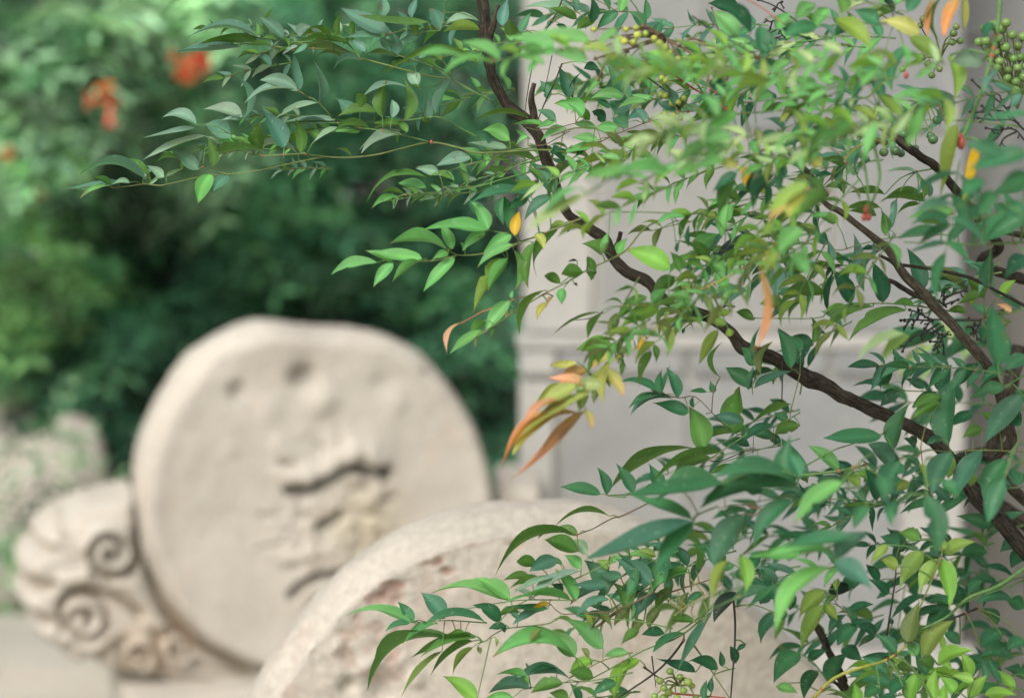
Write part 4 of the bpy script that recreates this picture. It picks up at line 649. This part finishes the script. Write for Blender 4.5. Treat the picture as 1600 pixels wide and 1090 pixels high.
for x, y, d, a, l, n, ll, c in [
    (1600, 640, 2.3, 190, 200, 5, 70, 'de'), (1620, 720, 2.28, 175, 220, 5, 70, 'de'), (1600, 820, 2.3, 170, 180, 4, 75, 'de'), (1460, 700, 2.26, 165, 180, 5, 60, 'de'), (1350, 760, 2.3, 175, 180, 5, 60, 'de'),
    (1300, 840, 2.3, 185, 190, 5, 60, 'deg'), (1230, 900, 2.28, 170, 170, 5, 58, 'deg'), (1180, 820, 2.2, 160, 170, 5, 56, 'dge'), (1420, 880, 2.3, 100, 150, 4, 60, 'de'), (1560, 960, 2.25, 110, 160, 4, 60, 'de'), (1600, 1020, 2.2, 170, 150, 4, 60, 'eg'), 
    (1030, 930, 2.12, 165, 150, 5, 50, 'eg'), (1600, 560, 2.3, 200, 160, 4, 60, 'de'), (1620, 480, 2.3, 170, 160, 4, 70, 'de'), (1600, 200, 2.2, 190, 200, 4, 60, 'ecd'), (1500, 150, 2.2, 170, 230, 6, 55, 'ecd'),
    (1400, 60, 2.15, 185, 220, 6, 55, 'elc'), (1380, 250, 2.15, 175, 200, 6, 50, 'dem'), (1300, 150, 2.15, 180, 200, 6, 50, 'del'), (1300, 270, 2.1, 150, 160, 6, 50, 'dk'), (1280, 320, 2.12, 130, 120, 5, 50, 'dd'), (1200, 40, 2.1, 185, 160, 5, 50, 'ec'), (1130, 260, 2.1, 165, 120, 5, 44, 'lg'), (1000, 20, 2.12, 185, 150, 5, 50, 'ce'), (900, 230, 2.1, 170, 110, 5, 40, 'lg'),
    (1150, 130, 1.95, 175, 140, 5, 46, 'lge'), (1080, 210, 1.95, 170, 130, 5, 44, 'lg'), (1300, 60, 1.9, 175, 170, 5, 52, 'lwe'), (1360, 150, 1.85, 165, 150, 5, 50, 'lec'), (1450, 200, 2.1, 170, 140, 5, 50, 'dec'), (1180, 330, 1.95, 150, 110, 5, 46, 'gdl'), (1330, 250, 1.9, 140, 110, 5, 46, 'gdm'), (1240, 230, 1.9, 150, 110, 5, 46, 'lgY'), (1290, 380, 1.9, 120, 90, 4, 46, 'lyg'),
    (1500, 250, 1.7, 100, 130, 4, 70, 'ec'), (1600, 330, 1.75, 175, 130, 4, 70, 'e'), (1600, 140, 1.85, 175, 120, 4, 56, 'ec'), (1150, 860, 2.05, 165, 150, 5, 56, 'egd'), (1060, 860, 2.0, 160, 130, 5, 50, 'cel'), (1380, 960, 2.15, 165, 130, 5, 56, 'deg'), (1480, 980, 2.1, 150, 130, 5, 58, 'eLg'), (1600, 900, 2.1, 165, 130, 5, 60, 'ed'), (1600, 760, 2.1, 175, 130, 4, 66, 'ec'), (1450, 1080, 1.95, 175, 150, 5, 56, 'Lge'), (1330, 880, 1.9, 170, 130, 4, 62, 'cel'), (1000, 1080, 2.05, 175, 130, 5, 50, 'elg'), (1600, 1080, 2.0, 200, 100, 4, 60, 'eL'),
    (1240, 120, 1.75, 170, 120, 4, 50, 'lwe'), (1320, 200, 1.72, 160, 130, 5, 46, 'lyw'), (1180, 210, 1.7, 165, 120, 5, 46, 'lw'), (1400, 120, 1.72, 175, 120, 4, 50, 'le'), (1250, 300, 1.75, 140, 90, 4, 44, 'yL'), (1200, 380, 1.72, 130, 110, 5, 46, 'ylm'), (1110, 450, 1.8, 140, 110, 5, 44, 'lym'), (1560, 880, 2.3, 150, 150, 5, 60, 'd'), (1500, 1060, 2.0, 190, 130, 4, 56, 'eL'), (1180, 700, 2.25, 170, 150, 5, 50, 'd'), (1250, 640, 2.2, 170, 110, 4, 50, 'd')]:
    filler(x, y, d, a, l, n, ll, c)
rs = random.Random(21)
def scatter(n, x0, x1, y0, y1, dmin, dmax, cols, a0=150, a1=205, ln=(90, 170), ll=(36, 52)):
    for _ in range(n):
        filler(rs.uniform(x0, x1), rs.uniform(y0, y1), rs.uniform(dmin, dmax), rs.uniform(a0, a1), rs.uniform(*ln), rs.choice((4, 5, 6)), rs.uniform(*ll), cols, .04)
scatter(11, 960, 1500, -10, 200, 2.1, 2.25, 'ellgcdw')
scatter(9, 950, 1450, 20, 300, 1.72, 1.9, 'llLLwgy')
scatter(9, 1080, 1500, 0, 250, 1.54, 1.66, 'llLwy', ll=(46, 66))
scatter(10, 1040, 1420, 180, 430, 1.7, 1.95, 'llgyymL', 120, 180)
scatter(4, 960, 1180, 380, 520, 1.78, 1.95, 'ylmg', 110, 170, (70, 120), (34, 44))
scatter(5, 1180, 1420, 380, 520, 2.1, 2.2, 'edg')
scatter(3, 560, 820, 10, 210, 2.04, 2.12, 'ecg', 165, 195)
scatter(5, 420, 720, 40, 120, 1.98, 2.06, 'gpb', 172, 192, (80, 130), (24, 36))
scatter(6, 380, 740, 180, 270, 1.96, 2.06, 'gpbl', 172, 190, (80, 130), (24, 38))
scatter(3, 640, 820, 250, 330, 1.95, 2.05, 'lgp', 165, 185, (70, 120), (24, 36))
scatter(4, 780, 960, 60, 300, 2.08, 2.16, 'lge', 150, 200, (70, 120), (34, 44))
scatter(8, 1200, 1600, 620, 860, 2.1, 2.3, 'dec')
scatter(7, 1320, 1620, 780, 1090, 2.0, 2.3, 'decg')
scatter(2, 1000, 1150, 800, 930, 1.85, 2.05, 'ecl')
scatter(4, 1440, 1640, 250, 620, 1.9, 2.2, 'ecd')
# ---- one leaflet
NU, NV = 13, 4
uu = np.linspace(0, 1, NU); ss = np.linspace(-1, 1, NV + 1)
def wprof(t, q=1.3):
    f = lambda x: np.maximum(x, 0) ** .72 * np.maximum(1 - x, 0) ** q
    return f(t) / f(.72 / (.72 + q))
def leaflet(bx, by, tx, ty, w, ck, k, d, dj):
    w *= .86; l = math.hypot(tx - bx, ty - by); rho = .42
    d0 = d + rnd.uniform(-dj, dj) * .5
    if w / l > rho: Lp = min(w / rho, l * 1.9)
    else: Lp = l * rnd.uniform(1.0, 1.08)
    dz = math.sqrt(max(Lp * Lp - l * l, 0)) * TH * d0
    dzs = -1 if ty > by - 4 else 1
    if ck in 'gd': dzs = -dzs if rnd.random() < .5 else dzs
    B = P(bx, by, d0); T_ = P(tx, ty, d0 + dz * dzs * .95)
    ax = T_ - B; L = np.linalg.norm(ax); ax /= L
    tocam = CP - B; tocam /= np.linalg.norm(tocam)
    perp = np.cross(ax, tocam); perp /= np.linalg.norm(perp)
    if perp[2] < 0: perp = -perp                       # perpendicular with an upward part
    tc = np.cross(perp, ax); tc = tc if tc @ tocam > 0 else -tc
    wreal = w * TH * d0; wt = max(wreal, min(rho * L * rnd.uniform(.8, 1.0), wreal * 6)); c = np.clip(wreal / wt, .12, .97); s_ = math.sqrt(1 - c * c)
    sg = -1 if ck in 'gymL' else 1                       # undersides face the viewer for the translucent ones
    if rnd.random() < .12: sg = -sg
    N = tc * c + perp * s_ * sg; Sd = perp * c - tc * s_ * sg
    fold = rnd.uniform(.15, .55) * sg; bend = rnd.uniform(-.14, .08); tw = rnd.uniform(-.4, .4) if l > 60 else rnd.uniform(-.7, .7); ph = rnd.uniform(0, 6.3); wav = rnd.uniform(.02, .10)
    up = perp
    pts = []; cols = []; uvs = []
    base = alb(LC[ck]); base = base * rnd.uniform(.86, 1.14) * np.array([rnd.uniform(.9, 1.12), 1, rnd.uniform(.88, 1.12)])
    wp = wprof(uu, rnd.uniform(1.0, 1.6)) * wt / 2; m = rnd.uniform(-.06, .06); hook = rnd.uniform(-.02, .10)
    tipc = alb((150, 96, 72)) if ck in 'gymlLYoOZ' and rnd.random() < .55 else base * .9
    tint_edge = rnd.random() < .2; dmg = np.ones((NU, 2))
    if rnd.random() < .16:
        for _q in range(rnd.choice((1, 1, 2))): di = rnd.randint(4, NU - 3); dmg[di, rnd.choice((0, 1))] = rnd.uniform(.35, .75)
    for i, t in enumerate(uu):
        o = B + ax * L * t + up * (k * L * 4 * t * (1 - t)) - up * hook * L * t ** 3 + up * hook * L * t + N * bend * L * 4 * t * (1 - t)
        an = tw * (t - .3); Sr = Sd * math.cos(an) + N * math.sin(an); Nr = N * math.cos(an) - Sd * math.sin(an)
        for j, s in enumerate(ss):
            asym = 1 + m * s
            p = o + Sr * s * wp[i] * asym * (dmg[i, int(s > 0)] if abs(s) > .9 else 1) + Nr * (abs(s) ** 1.3 * wp[i] * fold + math.sin(ph + t * 9 + s * 2) * wav * wp[i] * abs(s))
            pts.append(p)
            q = base * (1.28 if j == NV // 2 else (1 if abs(s) < .9 else .95))
            q = q * (1 + .10 * math.sin(ph * 3 + t * 5 + s))
            if i == NU - 1: q = tipc
            elif i == NU - 2: q = q * .75 + tipc * .25
            if ck in 'oO' : q = q * (1 - .25 * (1 - t)) ** 1 * (1 - .5 * (1 - t) ** 2) + alb(LC['Y']) * .5 * (1 - t) ** 2
            if ck == 'Y' and tint_edge: q = q * (1 - .6 * t) + alb(LC['o']) * .6 * t
            if ck == 'w': q = q * 1.05
            cols.append(q); uvs.append((s, t))
    V = np.array(pts); i, j = np.meshgrid(np.arange(NU - 1), np.arange(NV), indexing='ij'); a = i * (NV + 1) + j
    F = np.stack([a, a + 1, a + NV + 2, a + NV + 1], -1).reshape(-1, 4)
    return V, F, np.array(cols), np.array(uvs), B, l * w
SC = {'n': (96, 136, 70), 'r': (176, 84, 66), 'k': (50, 48, 40), 'v': (112, 128, 66), 't': (110, 92, 66), 'u': (176, 176, 70), 'O': (206, 130, 96), 'w': (170, 186, 130)}
ALL = []
NODE = alb((172, 104, 76))
for bi, (d, Rs, Ls, dj) in enumerate(BLK):
    stalks = []
    for pts, r, c in Rs:
        X = [P(x, y, d + .012 * math.sin(i * 1.7 + bi)) for i, (x, y) in enumerate(pts)]; b = Buf(); rr = r * 1.15 * TH * d
        tube(b, X, [rr * (1.15 - .5 * i / max(1, len(X) - 1)) for i in range(len(X))], 7, alb(SC[c]), .006)
        sm = smoothpath(X, .006)
        stalks.append([b, sm, rr, c, X[0]])
    lv = []
    for L_ in Ls:
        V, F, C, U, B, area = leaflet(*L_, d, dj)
        best = None
        for si, (b, sm, rr, c, x0) in enumerate(stalks):
            dd = np.linalg.norm(sm - B, axis=1); q = int(dd.argmin())
            if best is None or dd[q] < best[0]: best = (dd[q], si, q)
        si = -1
        if best and best[0] < .052 * d / 2:
            _, si, q = best; b, sm, rr, c, _0 = stalks[si]; A = sm[q]
            ln = best[0]
            if ln > .0008:
                mid = (A + B) / 2 + np.array([0, 0, ln * .12]); pr = min(rr * .7, .00095)
                tube(b, [A, mid, B, B + (V[NV // 2 + (NV + 1)] - B) * .5], [pr * 1.2, pr, pr * .9, pr * .5], 5, alb(SC['n' if c not in 'tk' else 'v']), .006)
            if rnd.random() < .45: ico(b, A, rr * 1.55, NODE * rnd.uniform(.7, 1.1), 6, 4)
        else:                                     # short own stalk going up and back
            b = Buf(); ax = V[NV // 2] - V[-(NV // 2) - 1]; ax /= np.linalg.norm(ax) + 1e-9
            e = B + ax * .02 + np.array([.004, .012, .002]); e2 = e + np.array([.012, .03, -.004])
            tube(b, [B + (V[NV // 2 + (NV + 1)] - B) * .5, B, e, e2], [.0005, .0007, .0008, .0009], 5, alb(SC['n']), .006)
            stalks.append([b, smoothpath([B, e, e2], .006), .0008, 'n', e2]); si = len(stalks) - 1
        lv.append((V, F, C, U, B, area, si))
    objs = []
    for b, sm, rr, c, x0 in stalks:
        objs.append(link('leaf_stalk', b.mesh('leaf_stalk'), M_twig, shrub, origin=x0))
    for V, F, C, U, B, area, si in lv: ALL.append((area, V, F, C, U, B, objs[si]))
ALL.sort(key=lambda q: -q[0])
rest = Buf()
for i, (area, V, F, C, U, B, par) in enumerate(ALL):
    if i < 296: link('leaflet', mesh_np('leaflet', V, F, True, C, U), M_leaf, par, origin=B)
    else: rest.add(V, F, C, U)
tag(link('leaflets', rest.mesh('leaflets'), M_leaf, shrub, origin=(.62, 2.05, 0)), kind='stuff')
print('leaflets', len(ALL))
# ---- woody canes
D = 2.06
BK, BR = alb((78, 72, 62)), alb((106, 98, 84))
def cane(pts, name='cane', bark=.38, ext=None, col=BK, sides=18, step=.0022, seed=0):
    X = [P(x, y, d) for x, y, d, r in pts]; R = [r * TH * d * (.72 if d != D else .95) for x, y, d, r in pts]
    if ext: X += [np.array(e[:3], float) for e in ext]; R += [e[3] for e in ext]
    b = Buf(); tube(b, X, R, sides, col, step, bark, seed); return link(name, b.mesh(name), M_bark, shrub, origin=X[0])
cane([(747, -30, D, 9), (757, 25, D, 9.5), (760, 62, D, 11), (766, 105, D, 8.5), (776, 135, D, 9), (792, 165, D, 9.5), (818, 185, D, 10), (838, 208, D, 9), (850, 240, D, 8.5), (863, 275, D, 9), (873, 305, D, 8), (887, 334, D, 8), (915, 354, D, 8.5), (944, 373, D, 10), (956, 400, D, 9), (977, 424, D, 9.5), (1010, 438, D, 9), (1033, 464, D, 8), (1062, 480, D, 8.5), (1103, 494, D, 10), (1140, 518, D, 9.5), (1162, 542, D, 11), (1203, 556, D, 11), (1237, 576, D, 11), (1262, 590, D, 14), (1285, 600, D, 12.5), (1325, 622, D, 12), (1375, 645, D, 11.5), (1420, 666, D, 11), (1456, 686, D, 13.5), (1475, 706, D, 11.5), (1500, 735, D, 12), (1530, 781, D, 14), (1550, 800, D, 12), (1574, 822, D, 13.5), (1620, 880, D, 14)],
     ext=[(.76, 2.1, .75, .010), (.74, 2.12, .35, .011), (.70, 2.1, -.02, .013)], seed=1)
cane([(778, 8, D - .01, 5.5), (773, 30, D - .01, 6), (765, 58, D, 6)], 'stub', seed=2, col=BR)
cane([(835, 130, D - .012, 5), (831, 150, D - .01, 6), (833, 175, D, 6.5), (838, 200, D, 6)], 'stub', seed=3, col=BR)
cane([(970, 362, D, 3.5), (966, 378, D, 4), (958, 392, D, 5)], 'stub', seed=9)
D2 = 2.02
cane([(1250, 262, D2, 4), (1288, 316, D2, 6), (1312, 330, D2, 7), (1338, 350, D2, 7), (1366, 372, D2, 8), (1388, 390, D2, 9), (1402, 412, D2, 9.5), (1416, 432, D2, 10), (1440, 455, D2, 10.5), (1460, 478, D2, 11.5), (1482, 500, D2, 10.5), (1508, 530, D2, 11), (1532, 558, D2, 12), (1556, 600, D2 + .03, 12), (1580, 680, D2 + .06, 12), (1600, 780, D2 + .1, 13)],
     ext=[(.78, 2.16, .9, .009), (.72, 2.15, .4, .010), (.66, 2.12, -.02, .012)], seed=4, col=BR * .8, bark=.15)
cane([(1388, 438, D2 - .01, 5.5), (1400, 443, D2 - .01, 5), (1424, 458, D2, 6), (1446, 466, D2, 6)], 'stub', seed=5)
cane([(1373, 398, D2, 3), (1392, 408, D2, 4), (1408, 424, D2, 5)], 'stub', seed=6)
cane([(1410, 414, D2, 4), (1440, 418, D2, 3.6), (1470, 423, D2, 3.4), (1516, 434, D2, 4), (1560, 456, D2, 3.6), (1610, 482, D2, 4)], 'side_twig', bark=.1, seed=7)
cane([(1340, 165, 2.0, 4), (1376, 198, 2.0, 7), (1400, 215, 2.0, 8), (1419, 231, 2.0, 9.5), (1440, 246, 2.02, 9), (1470, 268, 2.04, 9), (1520, 330, 2.1, 10), (1560, 380, 2.14, 11), (1620, 440, 2.2, 12)], ext=[(1.05, 2.4, 1.2, .008), (1.0, 2.35, .5, .010), (.8, 2.2, -.02, .012)], seed=8)
cane([(1290, 185, 2.03, 4), (1330, 205, 2.02, 5), (1385, 224, 2.0, 6)], 'side_twig', bark=.1, seed=11, col=alb((120, 112, 70)))
cane([(1225, 232, 2.0, 4), (1262, 268, 2.0, 5), (1292, 305, 2.02, 5.5)], 'side_twig', bark=.1, seed=12)
cane([(1536, 352, 2.12, 5), (1570, 362, 2.14, 6), (1620, 372, 2.16, 7)], 'side_twig', seed=13)
cane([(1595, 540, 2.28, 16), (1575, 620, 2.28, 17), (1552, 700, 2.3, 17), (1545, 780, 2.3, 18)], ext=[(.9, 2.3, .8, .014), (.8, 2.25, .3, .015), (.75, 2.2, -.02, .016)], seed=15, col=BR * .7)
cane([(1262, 955, 2.12, 7), (1280, 985, 2.12, 8.5), (1298, 1022, 2.12, 8.5), (1318, 1060, 2.12, 9), (1340, 1110, 2.12, 10)], ext=[(.5, 2.14, .6, .008), (.6, 2.1, -.02, .010)], seed=16, col=BK * .8)
cane([(1290, 1060, 2.12, 3), (1310, 1070, 2.12, 4), (1330, 1100, 2.12, 5)], 'side_twig', seed=17)
# red swollen joints
for (x, y, d, r) in [(1361, 205, 1.78, 6), (1358, 214, 1.78, 5), (1502, 224, 1.78, 7), (1500, 216, 1.78, 6), (1355, 328, 1.8, 6), (1357, 338, 1.8, 5), (1264, 302, 1.6, 6), (1350, 340, 1.8, 4), (674, 222, 1.98, 2.4), (1416, 118, 1.78, 4), (1250, 310, 1.62, 5)]:
    b = Buf(); ico(b, (0, 0, 0), r * TH * d, alb((178, 84, 72)), 9, 6, 1.5); link('joint', b.mesh('joint'), M_twig, shrub, origin=None).location = Vector([float(v) for v in P(x, y, d)]) - shrub.location
# ---- berries
def cluster(spots, d, col, r, origin_px, stalkcol='v'):
    O3 = P(*origin_px, d + .02); b = Buf(); cen = [P(x, y, d + rnd.uniform(-.012, .012)) for x, y in spots]
    for c in cen:
        m = (O3 + c) / 2 + np.array([rnd.uniform(-.003, .003), .004, .004]); tube(b, [O3, m, c], [.0010, .0007, .0005], 5, alb(SC[stalkcol]), .005)
    par = link('berry_cluster', b.mesh('berry_cluster'), M_twig, shrub, origin=O3)
    for c in cen:
        rr = r * TH * d * rnd.uniform(.82, 1.1); bb = Buf(); cc = alb(col) * rnd.uniform(.75, 1.2) * np.array([rnd.uniform(.85, 1.2), 1, 1])
        ico(bb, (0, 0, 0), rr, cc, 12, 8, .94); ico(bb, (rr * rnd.uniform(-.5, .5), -rr * .6, -rr * .62), rr * .16, alb((46, 42, 26)), 6, 4)
        o = link('berry', bb.mesh('berry'), M_berry, par); o.location = Vector([float(v) for v in (c - O3)])
GB = (112, 146, 74)
pk = [(1540, 64), (1552, 40), (1572, 36), (1546, 78), (1560, 60), (1582, 55), (1598, 58), (1530, 66), (1556, 82), (1571, 74), (1590, 72), (1562, 96), (1576, 88), (1594, 90), (1558, 106), (1575, 110), (1590, 106), (1604, 104), (1574, 122), (1588, 128), (1600, 120), (1538, 45), (1586, 142), (1602, 140), (1548, 92), (1566, 46), (1610, 74), (1612, 90), (1555, 70), (1584, 92)]
cluster(pk, 2.06, GB, 8, (1590, 170))
cluster([(1434, 174), (1424, 205), (1454, 212), (1458, 218), (1412, 210), (1416, 222), (1381, 238), (1400, 236), (1408, 240), (1430, 232), (1396, 215), (1464, 188), (1372, 170)], 2.04, (74, 112, 66), 7.5, (1440, 160))
cluster([(1374, 22), (1438, 40), (1443, 30), (1488, 66), (1500, 64), (1490, 52), (1494, 42), (1456, 118), (1468, 108), (1410, 108), (1440, 90), (1450, 100)], 2.0, (100, 122, 62), 6.5, (1470, 90))
YB = (168, 184, 72)
cluster([(994, 44), (996, 55), (1008, 53), (978, 46), (918, 66), (928, 46), (1022, 60), (982, 92), (976, 65), (970, 62), (1038, 74), (1046, 82), (1060, 92), (1066, 98), (1058, 106), (940, 74), (990, 66), (1040, 126), (1034, 122), (960, 90), (1030, 68)], 1.84, YB, 6, (1040, 60), 't')
cluster([(1036, 128), (1040, 150), (1033, 148), (1050, 162), (1039, 178), (1053, 181), (1060, 160), (1068, 154)], 1.9, (150, 170, 70), 6, (1062, 175), 't')
cluster([(1047, 1048), (1062, 1057), (1075, 1065), (1037, 1074), (1031, 1063), (1081, 1071), (1023, 1087), (1045, 1081), (1087, 1089), (1068, 1078), (1058, 1092), (1037, 1090)], 1.96, (136, 164, 74), 6.6, (1060, 1070))
# dried fruit stalks: dark forked twiglets
def panicle(root_px, tips, d, r=1.7, col=(44, 42, 36)):
    b = Buf(); R0 = P(*root_px, d)
    for path in tips:
        X = [P(x, y, d + rnd.uniform(-.004, .004)) for x, y in path]
        if path[0] == 0: continue
        tube(b, X, [r * TH * d * (1 - .35 * i / len(X)) for i in range(len(X))], 5, alb(col), .004); 
        e = X[-1]; ico(b, e, r * 1.6 * TH * d, alb(col), 6, 4)
        for k in range(1, len(X)):
            m = X[k] * .6 + X[k - 1] * .4; v = np.array([rnd.uniform(-.004, .004), rnd.uniform(-.003, .003), rnd.uniform(-.0045, .002)]); tube(b, [m, m + v * .6, m + v], [r * .7 * TH * d] * 3, 5, alb(col), .004); ico(b, m + v, r * 1.1 * TH * d, alb(col), 6, 4)
    link('fruit_stalk', b.mesh('fruit_stalk'), M_twig, shrub, origin=R0)
def q7(*p): return [(1380 + x / 7.27, 440 + y / 7.27) for x, y in p]
panicle((1530, 500), [q7((1110, 440), (830, 440), (620, 430), (540, 430)), q7((550, 440), (400, 435), (290, 430), (200, 440)), q7((540, 430), (430, 370), (370, 340), (300, 320)), q7((400, 390), (350, 460), (330, 525)), q7((300, 430), (270, 480), (240, 520)), q7((430, 370), (440, 320), (400, 330)), q7((620, 480), (500, 560), (400, 600), (290, 660), (220, 790)), q7((420, 590), (430, 620), (445, 655)), q7((740, 570), (700, 620), (660, 640), (650, 690), (580, 770)), q7((660, 680), (600, 680), (535, 680)), q7((670, 660), (685, 740), (688, 820)), q7((640, 700), (610, 750), (630, 800)), q7((690, 500), (600, 550), (545, 580)), q7((600, 570), (660, 610), (700, 615)), q7((1110, 450), (1060, 540), (1000, 590)), q7((1080, 500), (1030, 490), (1040, 470)), q7((1020, 560), (1010, 520), (960, 510)), q7((1040, 560), (1060, 610), (1070, 650)), q7((690, 280), (690, 200), (690, 125)), q7((690, 200), (780, 150), (930, 100)), q7((720, 290), (640, 230), (580, 180)), q7((700, 260), (780, 230), (850, 205)), q7((540, 430), (500, 500), (470, 530))], 2.06)
def q4(*p): return [(1100 + x / 3.2, y / 3.2) for x, y in p]
panicle((1590, 200), [q4((1600, 650), (1540, 600), (1450, 600), (1370, 590)), q4((1540, 600), (1500, 560), (1440, 550), (1390, 560)), q4((1450, 600), (1420, 560), (1390, 530)), q4((1570, 620), (1490, 520), (1400, 460), (1340, 400)), q4((1490, 530), (1480, 480), (1440, 460)), q4((1520, 560), (1540, 510), (1560, 470)), q4((1450, 500), (1380, 560), (1330, 560)), q4((1540, 640), (1470, 650), (1410, 640)), q4((1500, 640), (1460, 690), (1400, 720)), q4((1560, 660), (1500, 690), (1480, 730)), q4((1600, 700), (1560, 650), (1520, 640)), q4((1480, 560), (1450, 540), (1450, 490))], 2.08)
panicle((1210, 20), [q4((480, 120), (400, 60), (330, 20), (270, 0)), q4((400, 130), (360, 150), (320, 170)), q4((370, 100), (330, 110), (310, 100)), q4((350, 60), (370, 20), (390, 10)), q4((380, 150), (390, 180), (360, 190)), q4((340, 110), (330, 150), (310, 160))], 2.0, 1.6)
panicle((1100, 100), [q4((270, 380), (150, 360), (60, 330), (-20, 250)), q4((60, 330), (40, 370), (60, 400)), q4((90, 340), (60, 300), (10, 290)), q4((150, 360), (120, 330), (90, 320)), q4((20, 290), (-30, 330), (-50, 360)), q4((100, 200), (60, 120), (40, 40)), q4((130, 350), (110, 400), (130, 430))], 1.88, 1.4, (96, 88, 70))
panicle((940, 90), [[(1040, 60), (1000, 72), (960, 82), (930, 92)], [(980, 78), (975, 100), (990, 122)], [(1000, 72), (1010, 100), (1000, 130)], [(960, 84), (945, 100), (935, 125)], [(1030, 62), (1020, 45), (1005, 40)], [(1040, 60), (1090, 90), (1140, 130)], [(990, 72), (970, 60), (955, 58)], [(1060, 72), (1080, 60), (1100, 66)], [(1100, 95), (1130, 90), (1150, 100)], [(1110, 110), (1105, 130), (1120, 145)]], 1.86, 2.0, (120, 96, 70))
panicle((1080, 930), [[(1130, 910), (1100, 930), (1075, 945), (1055, 960)], [(1085, 940), (1080, 955), (1085, 970)], [(1100, 930), (1090, 915), (1080, 905)], [(1070, 950), (1050, 945), (1045, 935)], [(1100, 940), (1105, 955), (1100, 970)], [(1075, 945), (1062, 938), (1060, 925)]], 1.9, 1.3, (150, 150, 92))
panicle((1180, 795), [[(1210, 790), (1190, 795), (1170, 790)], [(1190, 795), (1180, 805), (1165, 802)], [(1180, 792), (1172, 785), (1160, 788)], [(1200, 792), (1195, 805), (1185, 812)]], 1.9, 1.2, (130, 80, 70))
